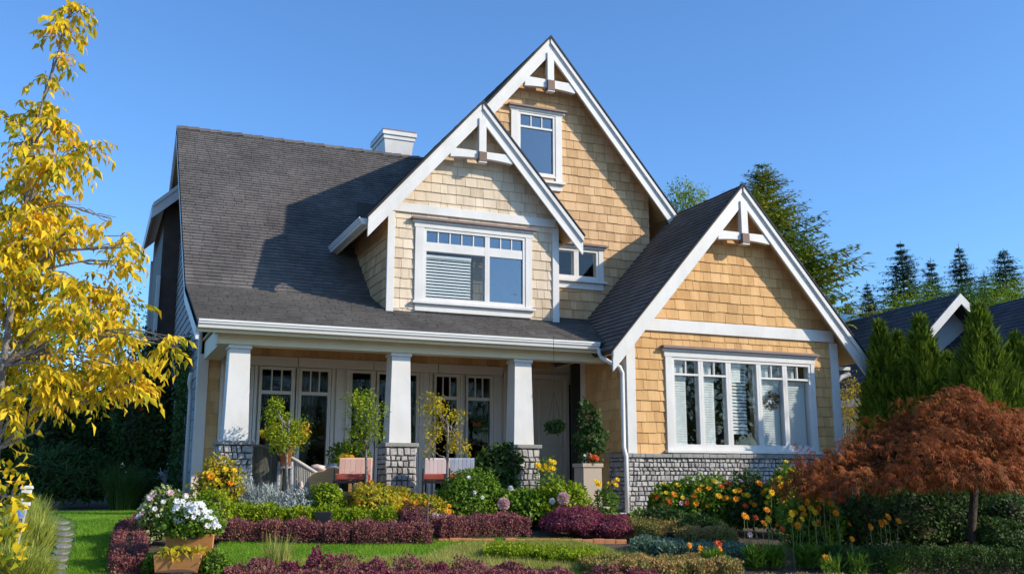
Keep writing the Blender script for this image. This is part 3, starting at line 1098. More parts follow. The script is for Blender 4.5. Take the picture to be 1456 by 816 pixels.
# porch back wall: shingle strip, header board, glazed doors
mbk = MB()
DW = [(2.15, 2.42, 'w'), (2.66, 3.12, 'w'), (3.34, 3.74, 'w'), (4.235, 4.51, 'n'), (4.70, 5.37, 'n'), (5.87, 6.05, 'w'), (6.05, 6.06, 'x'), (6.42, 6.75, 'w')]
door_open = [(2.12, 2.47), (2.60, 3.16), (3.28, 3.80), (4.17, 4.57), (4.66, 5.42), (5.74, 6.20), (6.36, 6.86)]
holes = [(a, b, PZ + .06, 2.90) for a, b in door_open]
panel(mbk, TB, [(LWX, PZ), (9.0, PZ), (9.0, 3.9), (LWX, 3.9)], holes + [(7.55, 8.75, PZ, 2.72)])
bw = mbk.build('wall', 'porch_trim', house)
shb = MB()
shingles(shb, TB, [(1.75, 3.07), (8.2, 3.07), (8.2, 3.27), (1.75, 3.27)], [], expo=.25)
shingles(shb, TB, [(1.74, PZ), (1.94, PZ), (1.94, 3.13), (1.74, 3.13)], [], expo=.19, wid=(.2, .3))
shb.build('shingle_cladding', 'gold_shingle', bw, fix=False)
ht = MB()
for a, b in ((2.0, 3.235), (3.24, 4.585), (4.59, 5.80), (5.805, 7.1)):
    ht.box(a, b - .006, B_Y - .05, B_Y, 2.90, 3.065)
for xx in (1.97, 2.53, 3.20, 3.22, 3.86, 4.13, 4.60, 5.48, 5.66, 6.26, 6.92):
    ht.box(xx - .025, xx + .025, B_Y - .045, B_Y, PZ, 2.895)
for xx in (2.05, 3.22, 3.98, 5.57):
    ht.box(xx - .06, xx + .06, B_Y - .03, B_Y, PZ, 2.89)
ht.build('header_board', 'porch_trim', bw, bevel=.004)
for i, (a, b) in enumerate(door_open):
    transom = i not in (3, 4)
    if transom:
        ss = [(a + .035, b - .025, PZ + .25, 2.42, 1, 1), (a + .035, b - .025, 2.48, 2.84, 3 if b - a > .4 else 1, 1)]
    else:
        ss = [(a + .035, b - .025, PZ + .25, 2.84, 1, 1)]
    dr_, _ = window(TB, a, b, PZ + .06, 2.9, ss, name='glazed_door', glass='porch_glass', wood='porch_trim', head=False, sill=False, cas_bot=.1)
# curtains in the third leaf
cu = MB()
n = 26
for side in (0, 1):
    vs = []
    for i in range(n):
        t = i / (n - 1)
        for j in range(9):
            q = j / 8
            xa = 3.34 + (.40 if side == 0 else .40) * t * (1 - .78 * min(1, q * 1.25) if q < .7 else .30 + .25 * (q - .7))
            vs.append((xa, B_Y + .16 + .02 * math.sin(t * 38) * (1 - .3 * q), 2.86 - 2.2 * q))
    cu.add(vs, [(i * 9 + j, (i + 1) * 9 + j, (i + 1) * 9 + j + 1, i * 9 + j + 1) for i in range(n - 1) for j in range(8)])
    break
cu.build('curtain', 'curtain', house, fix=False)
# front door with sidelight
fd = MB()
fd.box(7.10, 8.42, B_Y - .06, B_Y - .002, PZ, 2.86)
fdo = fd.build('front_door', 'door_paint', house, bevel=.005)
f2 = MB()
f2.box(7.08, 7.14, B_Y - .10, B_Y - .062, PZ, 2.92)
f2.box(8.36, 8.44, B_Y - .10, B_Y - .062, PZ, 2.92)
f2.box(7.08, 8.95, B_Y - .11, B_Y - .062, 2.86, 2.96)
f2.box(8.86, 8.95, B_Y - .11, B_Y - .062, PZ, 2.86)
for (a, b, c, d) in ((7.25, 7.72, .75, 1.45), (7.82, 8.30, .75, 1.45), (7.25, 7.72, 1.6, 2.7), (7.82, 8.30, 1.6, 2.7)):
    for q in ((a, b, c, c + .03), (a, b, d - .03, d), (a, a + .03, c + .03, d - .03), (b - .03, b, c + .03, d - .03)):
        f2.box(q[0], q[1], B_Y - .078, B_Y - .058, q[2], q[3])
f2.build('door_frame', 'door_paint', fdo, bevel=.003)
sg = MB()
sg.box(8.47, 8.84, B_Y - .05, B_Y - .03, PZ + .2, 2.78)
sg.build('sidelight', 'upper_glass', fdo)
kn = MB()
kn.tube([(7.20, B_Y - .06, 1.55), (7.20, B_Y - .12, 1.55)], .03, 10)
kn.build('handle', 'black_metal', fdo)


# gutters and downspouts
def gutter(p, q, name='gutter'):
    p, q = np.array(p, float), np.array(q, float)
    d = unit(q - p)
    side = np.cross(d, (0, 0, 1.0))
    prof = [(0.0, 0.0), (.09, 0.0), (.10, .035), (.125, .06), (.125, .085), (.14, .09), (.14, .118), (.125, .118), (.118, .10), (0.0, .10)]
    mb = MB()
    n_ = len(prof)
    vs = [p + side * a + np.array([0, 0, b]) for a, b in prof] + [q + side * a + np.array([0, 0, b]) for a, b in prof]
    mb.add(vs, [tuple(range(n_))[::-1], tuple(range(n_, 2 * n_))] + [(i, (i + 1) % n_, n_ + (i + 1) % n_, n_ + i) for i in range(n_)])
    return mb.build(name, 'gutter_metal', house)


gutter((X0 + .02, 14.72, 3.135), (7.80, 14.72, 3.135))
gd = GAB['dormer']
ez = gd['zp'] - gd['hl'] * gd['m']
gutter((gd['xp'] - gd['hl'] - .01, 18.35, ez - .14), (gd['xp'] - gd['hl'] - .01, RD_Y + .05, ez - .14))
ff = MB()
ff.box(X0 + .02, 7.82, 14.722, 14.76, 3.085, 3.25)
ff.box(gd['xp'] - gd['hl'] + .0, gd['xp'] - gd['hl'] + .03, RD_Y + .03, 18.6, ez - .17, ez - .04)
ff.build('fascia', 'cream_paint', house)


def spout(pts, r=.036):
    mb = MB()
    mb.tube(pts, r, 10)
    return mb.build('downspout', 'gutter_metal', house, smooth=True)


spout([(7.80, 14.64, 3.14), (7.80, 14.64, 3.08), (7.82, 14.60, 3.00), (7.92, 14.47, 2.90), (8.03, 14.35, 2.82), (8.07, 14.34, 2.72), (8.07, 14.34, 2.6), (8.07, 14.34, 1.5), (8.07, 14.27, 1.35), (8.07, 14.27, .42)])
spout([(1.50, 17.5, 2.75), (1.50, 17.75, 2.6), (1.53, 17.75, 2.4), (1.53, 17.75, .5)])
# left rake boards and rear roof overhang of the left gable end
lr = MB()
TX = lambda p, q, h: (X0 + h, p, q)
for (a, b) in ((EAVE, KINK), (KINK, RIDGE)):
    lr.prism([(a[0], a[1] - .03), (b[0], b[1] - .03), (b[0], b[1] - .30), (a[0], a[1] - .30)], .0, .045, TX)
bk_ = (RIDGE[0] + 5.6, RIDGE[1] - 5.6 * SU)
lr.prism([(RIDGE[0], RIDGE[1] - .03), (bk_[0], bk_[1] - .03), (bk_[0], bk_[1] - .30), (RIDGE[0], RIDGE[1] - .30)], .0, .045, TX)
lr.build('rake_board', 'white_paint', house)
# cantilevered left bay with its own sloping roof
ex = MB()
ya, yb = 23.3, 28.2
T2 = lambda p, q, h: (p, h, q)
ex.prism([(.95, 7.22), (1.62, 7.86), (1.62, 7.77), (.95, 7.13)], ya, yb, T2)
bayr = ex.build('side_bay_roof', 'dark_edge', house)
e2 = MB()
e2.prism([(.93, 7.19), (1.62, 7.84), (1.62, 7.48), (.93, 6.84)], ya - .05, ya - .002, T2)
e2.prism([(.93, 7.19), (1.62, 7.84), (1.62, 7.74), (.93, 7.09)], ya - .09, ya - .052, T2)
e2.box(.91, .949, ya, yb, 6.86, 7.16)
e2.build('fascia', 'white_paint', bayr)
e3 = MB()
e3.box(1.22, 1.61, ya + .45, yb - .1, 3.2, 7.3)
e3.build('side_bay', 'dark_wood', house)
e4 = MB()
e4.box(1.14, 1.22, ya + .35, ya + .449, 3.2, 5.6)
e5 = MB()
e5.box(1.17, 1.22, yb - .3, yb - .05, 3.2, 6.8)
e5.build('corner_board', 'white_paint', house)
e4.build('corner_board', 'white_paint', house)

# chimney
ch = MB()
ch.box(6.30, 6.92, 22.95, 23.9, 7.8, 9.22)
chim = ch.build('chimney', 'brick', house)
cc = MB()
for (e, z0, z1) in ((.02, 9.14, 9.20), (.055, 9.20, 9.44)):
    pass
vs = []
for z, e in ((8.99, .03), (9.36, .075)):
    vs += [(6.30 - e, 22.95 - e, z), (6.92 + e, 22.95 - e, z), (6.92 + e, 23.9 + e, z), (6.30 - e, 23.9 + e, z)]
cc.add(vs, [(0, 1, 5, 4), (1, 2, 6, 5), (2, 3, 7, 6), (3, 0, 4, 7), (0, 3, 2, 1), (4, 5, 6, 7)])
cc.box(6.30 - .10, 6.92 + .10, 22.95 - .10, 23.9 + .10, 9.361, 9.46)
cc.box(6.30 - .135, 6.92 + .135, 22.95 - .135, 23.9 + .135, 9.461, 9.56)
cc.build('chimney_cap', 'white_paint', chim, bevel=.004)
ct = MB()
ct.box(6.30 - .125, 6.92 + .125, 22.95 - .125, 23.9 + .125, 9.561, 9.605)
ct.build('cap_flashing', 'flashing', chim)
# lamp under the dormer eave
lm = MB()
lm.tube([(7.86, 16.4, 5.36), (7.86, 16.4, 5.28)], [.05, .065], 10)
lm.build('eave_lamp', 'petal_tan', house)
# right eave brace of the wing
eb = MB()
pts = [(12.70, 2.55), (12.74, 2.75), (12.86, 2.86), (13.08, 2.95), (13.08, 2.88), (12.90, 2.80), (12.80, 2.70), (12.76, 2.53)]
eb.tube([(12.72, 14.6, 2.62), (12.78, 14.6, 2.76), (12.90, 14.6, 2.86), (13.10, 14.6, 2.93)], .045, 8)
eb.box(12.69, 13.1, 14.56, 14.64, 3.0, 3.06)
eb.build('eave_brace', 'white_paint', house)
exec_garden = True


# ================================================================== trees
def limb(p, q, r0, r1, sag=0.0, n=5, wob=0.06):
    p, q = np.array(p, float), np.array(q, float)
    L = np.linalg.norm(q - p)
    pts, rad = [], []
    for i in range(n + 1):
        t = i / n
        w = RNG.normal(0, wob * L * .25, 3) if 0 < i < n else np.zeros(3)
        pts.append(p + (q - p) * t + w + np.array([0, 0, sag * L * math.sin(math.pi * t)]))
        rad.append(r0 + (r1 - r0) * t)
    return pts, rad


def conifer(name, label, base, h, r, m, seed, levels=34, per=6, spray=.42, group=None, irregular=.25, droop=.25, bare=.08, bark='bark_dark', seg=10, top_pow=.85, blunt=True):
    t = thing(name, label, 'tree', base, group)
    rg = np.random.default_rng(seed)
    b = np.array(base, float)
    tr = MB()
    tr.tube([b + (0, 0, -.2), b + (0, 0, h * .5), b + (0, 0, h)], [h * .016, h * .010, .01], 8)
    tr.build('trunk', bark, t, smooth=True)
    P, A, N, L, Wd = [], [], [], [], []
    bmb = MB()
    for i in range(levels):
        f = bare + (1 - bare) * (i + rg.uniform(-.4, .4)) / levels
        f = min(max(f, 0), .995)
        z = h * f
        ln0 = r * (1 - f) ** top_pow * ((.62 + .38 * min(1, (1 - f) * 3.0)) if blunt else 1.0) + (.07 if blunt else .02)
        for j in range(per):
            a = rg.uniform(0, 2 * math.pi)
            ln = ln0 * (1 + rg.normal(0, irregular))
            if ln < .1:
                continue
            d = np.array([math.cos(a), math.sin(a), 0])
            k_ = max(3, int(seg * (ln / r) ** .7))
            up = .35 * f + rg.normal(0, .08)
            pts = []
            for s_ in range(k_ + 1):
                u = s_ / k_
                pts.append(b + np.array([0, 0, z]) + d * ln * u + np.array([0, 0, ln * (up * u - droop * u * u + .10 * u ** 4)]))
            if ln > .5:
                bmb.tube([pts[0], pts[len(pts) // 2], pts[-1]], [.012 * h / 8 + .006, .008, .003], 4, False)
            for s_ in range(1, k_ + 1):
                pp = pts[s_]
                tan = unit(pts[s_] - pts[s_ - 1])
                sd_ = np.cross(tan, (0, 0, 1.0))
                w = spray * (.5 + .7 * (1 - s_ / k_)) * min(1.2, .24 + ln / r * 1.3)
                for sg in (-1, 1):
                    for q in range(2):
                        ax = tan * rg.uniform(.3, 1) + sd_ * sg * rg.uniform(.4, 1.1) + np.array([0, 0, rg.uniform(-.5, .12)])
                        P.append(pp + rg.normal(0, .03, 3))
                        A.append(ax)
                        N.append(np.array([rg.normal(0, .4), rg.normal(0, .4), 1]))
                        L.append(w * rg.uniform(.7, 1.2))
                        Wd.append(w * rg.uniform(.18, .34))
                P.append(pp); A.append(tan); N.append(np.array([0, 0, 1.0])); L.append(w); Wd.append(w * .3)
    if bmb.v:
        bmb.build('branches', bark, t)
    V, F = leaf_arrays(np.array(P), np.array(A), np.array(N), np.array(L), np.array(Wd), .18, .1)
    np_mesh('crown', V, F, m, t)
    return t


def clump_tree(name, label, base, trunk_h, clumps, m, leaf, n_per, bark='bark_grey', tr=.12, group=None, droop=.3, cat='tree', ratio=.45, down=0.0, wob=.06, origin=None):
    """trunk with limbs to clumps [(centre, radius)], leaves spread through each clump"""
    t = thing(name, label, cat, base, group)
    b = np.array(base, float)
    mb = MB()
    top = b + np.array([0, 0, trunk_h]) if origin is None else np.array(origin, float)
    mb.tube(*limb(b - (0, 0, .1), top, tr, tr * .65, n=6, wob=.03), 10)
    Vs = []
    for c, r in clumps:
        c = np.array(c, float)
        st_ = b + (top - b) * random.uniform(.55, 1.0)
        mb.tube(*limb(st_, c, tr * .35, tr * .06 + .004, sag=.06, wob=wob), 6)
        rr = np.broadcast_to(np.asarray(r, float), (3,))
        n = int(n_per * (np.mean(rr) ** 2) / leaf ** 2)
        D = rdir(n)
        rad = RNG.uniform(.25, 1, n) ** .6
        P = c + D * rr * rad[:, None] * lump(D, random.randrange(9999), .16)[:, None]
        A = D * .7 + rdir(n) * .9 + np.array([0, 0, -down])
        N = D * .6 + rdir(n) * .6 + np.array([0, 0, .7])
        L = leaf * RNG.uniform(.65, 1.25, n)
        Vs.append(leaf_arrays(P, A, N, L, L * ratio * RNG.uniform(.8, 1.2, n), droop, .15))
    mb.build('trunk', bark, t, smooth=True)
    V, F = cat_vf(Vs)
    np_mesh('crown', V, F, m, t)
    return t


# ---- yellow tree in the left foreground
def yellow_tree():
    d0 = 6.4
    base = gat(-14, d0)
    t = thing('yellow_tree', 'young tree with drooping bright yellow autumn leaves at the left edge', 'tree', base)
    mb = MB()
    trunk = [base - (0, 0, .1), at(-12, 760, d0), at(-6, 640, d0), at(4, 520, d0), at(22, 400, d0), at(36, 300, d0), at(45, 215, d0), at(62, 140, d0), at(85, 70, d0), at(108, -5, d0)]
    mb.tube(trunk, [.032, .029, .026, .022, .018, .014, .010, .008, .006, .003], 8)
    CL = [(74, 112, 13, .1), (52, 190, 16, 0), (40, 268, 18, .1), (30, 345, 22, -.1), (22, 400, 22, .1), (100, 28, 15, -.1), (112, 8, 22, .0), (95, 45, 16, .1), (88, 78, 14, 0), (60, 150, 24, .2), (84, 170, 26, -.2), (28, 205, 14, .2), (70, 225, 38, -.3), (40, 250, 30, .3), (104, 232, 20, 0),
          (128, 205, 24, .1), (112, 222, 18, -.2), (12, 165, 12, .3), (90, 288, 34, .2), (45, 310, 44, -.3), (12, 300, 36, .4), (70, 345, 44, .1), (20, 365, 46, -.3), (98, 330, 26, .3),
          (128, 318, 16, -.1), (60, 405, 52, .3), (15, 430, 48, .2), (112, 395, 34, -.2), (150, 412, 36, .2), (100, 452, 50, -.4), (45, 475, 56, .2), (148, 458, 46, .1), (182, 430, 22, .2), (175, 480, 30, -.2),
          (15, 520, 48, .3), (80, 530, 52, -.2), (135, 520, 42, .3), (178, 525, 34, 0), (202, 545, 24, .2), (30, 565, 30, -.3), (90, 560, 30, .2), (140, 558, 20, -.1), (20, 600, 20, .2),
          (187, 335, 16, .1), (178, 372, 18, .2), (165, 312, 9, 0), (246, 478, 15, -.3), (252, 492, 11, -.2), (212, 520, 14, 0), (188, 352, 12, -.2)]
    Vs, Rd = [], []
    for (u, v, r, dd) in CL:
        c = at(u - 6, v, d0 + dd)
        rw = r * .80 * d0 / FPX
        # twig from the nearest trunk point a little below
        i = min(range(len(trunk)), key=lambda i_: np.linalg.norm(trunk[i_] - c + np.array([0, 0, .25])))
        pts, rad = limb(trunk[i], c, .010, .003, sag=.10, wob=.10)
        mb.tube(pts, rad, 5, False)
        n = int(86 * (r / 24.0) ** (1.7 if v < 380 else 1.5)) + 8
        for _ in range(3):
            e = c + rdir(1)[0] * rw * 1.1
            mb.tube(*limb(pts[3], e, .004, .002, wob=.1), 4, False)
        # compound leaves: stalks carrying paired drooping leaflets
        for _ in range(max(3, n // 7)):
            o = c + rdir(1)[0] * rw * RNG.uniform(.1, .9)
            sdir = unit(np.array([RNG.normal(), RNG.normal(), RNG.normal(-.25, .45)]))
            q = 8
            s_ = np.linspace(.1, 1, q)
            P = o + sdir * (s_ * .15)[:, None] + np.array([0, 0, -1.0]) * (s_ ** 2 * .05)[:, None]
            sd_ = unit(np.cross(sdir, (0, 0, 1.0)))
            A = np.where((np.arange(q) % 2 == 0)[:, None], sd_, -sd_) * .75 + sdir * .55 + np.array([0, 0, -.75]) + RNG.normal(0, .22, (q, 3))
            N = np.array([0, 0, 1.0]) + RNG.normal(0, .5, (q, 3))
            L = RNG.uniform(.05, .10, q)
            lf = leaf_arrays(P, A, N, L, L * RNG.uniform(.30, .44, q), .22, .22)
            Vs.append(lf)
    mb.build('trunk', 'bark_grey', t, smooth=True)
    V, F = cat_vf(Vs)
    np_mesh('crown', V, F, 'yellow_leaf', t)


yellow_tree()

# ---- red and orange leaves low on a shrub below the yellow tree
def shrub(name, label, cat, base, rx, ry, h, n, L, Wd, m, seed=1, amp=.14, up=.3, core=True, group=None, flowers=(), droop=.2, zc=.5, stem=None, shell=.3, freq=2.6, vis=None):
    base = np.array(base, float)
    t = thing(name, label, cat, base, group)
    c = base + np.array([0, 0, h * zc])
    rad = np.array([rx, ry, h * (1 - zc) if zc < .5 else h * zc])
    rad[2] = h * .5
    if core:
        blob('foliage_core', c - (0, 0, h * .03), rad * .72, 'dark_core', t, seed, amp)  # added dark core, stops light passing through the leaves
    D = rdir(n)
    D = D[(D[:, 2] > -.75)]
    n = len(D)
    f = lump(D, seed, amp, freq)
    P = c + D * rad * (f * (1 - shell * RNG.uniform(0, 1, n) ** 1.5))[:, None]
    P[:, 2] = np.maximum(P[:, 2], base[2] + .01)
    A = D * .6 + rdir(n) * .8 + np.array([0, 0, up])
    N = D * .9 + rdir(n) * .5 + np.array([0, 0, .4])
    LL = L * RNG.uniform(.6, 1.3, n)
    V, F = leaf_arrays(P, A, N, LL, LL * (Wd / L) * RNG.uniform(.8, 1.2, n), droop, .15)
    np_mesh('foliage', V, F, m, t)
    for (fm, cnt, off) in flowers:
        for _ in range(cnt):
            d = unit(np.array([RNG.normal(-.25, .8), RNG.normal(-.7, .7), abs(RNG.normal(.5, .5))]))
            p = c + d * rad * lump(d[None], seed, amp, freq)[0] * (1 + off)
            put_flower(fm, p, d * .6 + np.array([-.1, -.5, .5]), t)
    return t


FL = {}


def flower_mesh(key, r, petals, rows, m, eye='flower_eye', ball=False, cup=.35):
    mb = []
    if ball:
        n = petals
        D = rdir(n)
        V, F = leaf_arrays(D * r * .62, D + rdir(n) * .5, rdir(n) + D * .2, r * .36, r * .22, .1, .2)
    else:
        P, A, N, L = [], [], [], []
        for q in range(rows):
            for i in range(petals):
                a = 2 * math.pi * (i + .5 * q) / petals
                el = cup + .45 * q
                A.append((math.cos(a) * math.cos(el), math.sin(a) * math.cos(el), math.sin(el)))
                N.append((-math.cos(a) * math.sin(el), -math.sin(a) * math.sin(el), math.cos(el)))
                P.append((math.cos(a) * r * .1, math.sin(a) * r * .1, .01 * r * q))
                L.append(r * (1 - .2 * q))
        L = np.array(L)
        V, F = leaf_arrays(np.array(P), np.array(A), np.array(N), L, L * 5.2 / petals, .12, .1)
    me = bpy.data.meshes.new(key)
    me.from_pydata(V.tolist(), [], F.tolist())
    me.materials.append(MATS[m])
    FL[key] = me


flower_mesh('white_bloom', .030, 6, 2, 'petal_white', cup=.2)
flower_mesh('orange_bloom', .044, 8, 2, 'petal_orange', cup=.3)
flower_mesh('yellow_bloom', .042, 9, 2, 'petal_yellow', cup=.25)
flower_mesh('red_bloom', .045, 7, 2, 'petal_red', cup=.3)
flower_mesh('pink_ball', .085, 420, 1, 'petal_pink', ball=True)
flower_mesh('tan_ball', .10, 420, 1, 'petal_tan', ball=True)
flower_mesh('white_ball', .08, 420, 1, 'petal_white', ball=True)
flower_mesh('pink_bloom', .04, 7, 2, 'petal_pink', cup=.3)


def put_flower(key, p, d, parent, s=1.0, name='flower'):
    o = bpy.data.objects.new(name, FL[key])
    COL.objects.link(o)
    o.parent = parent
    o.location = Vector(np.array(p) - LOC[parent])
    q = Vector(d).to_track_quat('Z', 'Y')
    o.rotation_mode = 'QUATERNION'
    o.rotation_quaternion = q
    sc = s * random.uniform(.8, 1.2)
    o.scale = (sc, sc, sc)
    return o


# ---- far trees
for i, (u, v, d, r, m, lab) in enumerate([
        (1306, 326, 48, 2.3, 'spruce_leaf', 'dark pointed fir, tallest of those behind the neighbouring roof'),
        (1349, 352, 50, 2.0, 'spruce_leaf', 'dark narrow fir between two taller firs over the neighbouring roof'),
        (1392, 330, 46, 2.7, 'spruce_leaf', 'blue green open fir behind the white trimmed neighbouring gable'),
        (1458, 338, 44, 2.4, 'spruce_leaf', 'fir cut off by the right edge above the slate roof'),
        (1252, 388, 56, 2.0, 'spruce_leaf', 'small pale blue fir in the gap right of the large hemlock'),
        (1425, 372, 52, 2.2, 'fir_leaf', 'short green fir behind the slate roof beside the right edge fir'),
        (1222, 420, 52, 2.4, 'hemlock_leaf', 'yellowish low conifer right below the large hemlock')]):
    p = gat(u, d)
    top = at(u, v, d)[2]
    conifer('fir_tree', lab, p, top - p[2], r * 2.15, m, 40 + i, levels=66, per=18, spray=.62, group='firs behind the neighbouring roofs', irregular=.38, seg=9, top_pow=1.0 + .1 * (i % 3), blunt=False, droop=.3)
p = gat(1106, 33)
conifer('hemlock_tree', 'large dark hemlock with feathery branches rising behind the right gable', p, at(1110, 205, 33)[2] - p[2], 4.1, 'hemlock_leaf', 5, levels=72, per=16, spray=.50, irregular=.27, droop=.12, seg=16, top_pow=.66, bare=.1)
p = gat(980, 36)
clump_tree('broadleaf_tree', 'green and yellow tree top showing between the tall gable and right wing ridge', p, 6.5,
           [(at(978, 290, 36), .75), (at(965, 310, 36.4), .8), (at(995, 300, 36.5), .7), (at(982, 330, 36), 1.0), (at(972, 270, 36), .45), (at(960, 285, 36.2), .6), (at(988, 280, 35.8), .55)], 'lime_leaf', .11, 12.0, tr=.16)
# low mixed trees behind the neighbour, golden tree by the wing
for i, (u, v, d, r, m, lab) in enumerate([
        (1290, 405, 40, 1.5, 'lime_leaf', 'light green bushy tree before the tallest fir'),
        (1330, 402, 40, 1.6, 'mid_leaf', 'green bushy tree behind the ridge of the slate roof'),
        (1400, 398, 40, 1.8, 'mid_leaf', 'green bushy tree right of the white trimmed gable'),
        (1228, 432, 42, 1.4, 'gold_leaf', 'yellow tinted low tree beside the wing rake'),
        (1446, 390, 38, 1.4, 'lime_leaf', 'bright green bushy tree under the right edge fir')]):
    c = at(u, v + 58, d)
    g_ = gat(u, d)
    clump_tree('bushy_tree', lab, g_, c[2] - g_[2] - r * .5, [(c, r), (c + (r * .8, 0, -r * .4), r * .8), (c - (r * .8, 0, r * .5), r * .8), (c + (0, 0, r * .5), r * .6)], m, .09, 10.0, tr=.14, group='trees behind the neighbouring house')
p = gat(1207, 19.5)
clump_tree('golden_tree', 'small golden yellow leaved tree just beyond the right corner of the house', p, 1.0,
           [(at(1204, 548, 19.5), .30), (at(1210, 575, 19.5), .34), (at(1200, 590, 19.6), .3), (at(1216, 560, 19.8), .3), (at(1206, 612, 19.4), .32), (at(1198, 565, 19.9), .3), (at(1206, 640, 19.5), .3)], 'golden_tree', .06, 7, tr=.04)
# left background: dark trees in the shade of the house
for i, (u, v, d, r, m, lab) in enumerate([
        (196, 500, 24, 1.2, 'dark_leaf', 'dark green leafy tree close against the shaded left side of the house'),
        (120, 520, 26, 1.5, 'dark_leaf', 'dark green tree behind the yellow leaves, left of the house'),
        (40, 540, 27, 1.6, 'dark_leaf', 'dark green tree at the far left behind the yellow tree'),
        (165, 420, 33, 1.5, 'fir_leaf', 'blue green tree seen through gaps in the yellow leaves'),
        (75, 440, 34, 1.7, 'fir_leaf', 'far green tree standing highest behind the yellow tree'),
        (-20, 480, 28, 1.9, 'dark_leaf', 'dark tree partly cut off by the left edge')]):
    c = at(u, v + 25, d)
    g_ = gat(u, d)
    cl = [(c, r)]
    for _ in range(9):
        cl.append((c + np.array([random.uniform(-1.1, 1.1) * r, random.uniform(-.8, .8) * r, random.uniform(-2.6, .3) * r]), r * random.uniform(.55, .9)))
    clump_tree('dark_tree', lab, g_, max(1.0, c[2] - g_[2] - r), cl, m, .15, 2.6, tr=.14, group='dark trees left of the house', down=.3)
# ---- arborvitae columns
def arborvitae(base, h, r, seed):
    t = thing('arborvitae', 'x', 'tree', base, 'arborvitae by the right boundary')
    rg = np.random.default_rng(seed)
    b = np.array(base, float)
    mb = MB()
    mb.tube([b - (0, 0, .1), b + (0, 0, h * .8)], [.06, .01], 6)
    mb.build('trunk', 'bark_dark', t)
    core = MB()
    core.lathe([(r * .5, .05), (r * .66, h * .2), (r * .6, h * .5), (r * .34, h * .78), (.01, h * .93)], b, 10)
    core.build('inner_core', 'dark_core', t)  # solid dark filler added so no light shows through the column
    n = 24000
    f = rg.uniform(0.01, 1, n)
    a = rg.uniform(0, 6.283, n)
    prof = r * np.clip(np.minimum(.72 + f * 1.2, 1.0), 0, 1) * np.clip(1.12 - f ** 2.2 * 1.1, .03, 1) * (1 + .18 * np.sin(a * 4 + f * 7 + seed) + .16 * np.sin(a * 7 - f * 17 + seed) + .14 * np.sin(a * 13 + f * 37 + seed)) * rg.uniform(.85, 1.12, n)
    rr = prof * (1 - .45 * rg.uniform(0, 1, n) ** 2)
    P = b + np.column_stack([np.cos(a) * rr, np.sin(a) * rr, f * h * .97])
    out = np.column_stack([np.cos(a), np.sin(a), np.zeros(n)])
    A = out * rg.uniform(.15, .6, (n, 1)) + np.array([0, 0, 1.0]) + rg.normal(0, .25, (n, 3))
    N = out + rg.normal(0, .7, (n, 3))
    L = rg.uniform(.05, .11, n) * (1 + 1.4 * (rg.uniform(0, 1, n) < .12))
    V, F = leaf_arrays(P, A, N, L, L * .26, -.08, .1)
    np_mesh('crown', V, F, 'cedar_leaf', t)
    return t


av = [(1266, 452, 17.6, .40, 'leftmost narrow arborvitae, nearest the white gable foot'), (1292, 468, 18.3, .36, 'short arborvitae second from the gable foot, tucked behind its neighbours'),
      (1326, 443, 17.2, .50, 'middle arborvitae with sharp tip below the neighbouring white gable'), (1362, 500, 18.2, .45, 'lower dark arborvitae in the gap before the broadest one'), (1412, 425, 16.2, .62, 'broadest and tallest arborvitae standing right of the neighbouring gable'),
      (1464, 470, 16.6, .5, 'arborvitae cut by the right edge of the view'), (1250, 515, 18.6, .30, 'dark half hidden arborvitae closest to the house')]
protos = {}
for i, (u, v, d, r, lab) in enumerate(av):
    b = gat(u, d)
    h = at(u, v, d)[2] - b[2]
    t = arborvitae(b, h, r, i + 3)
    t['label'] = lab


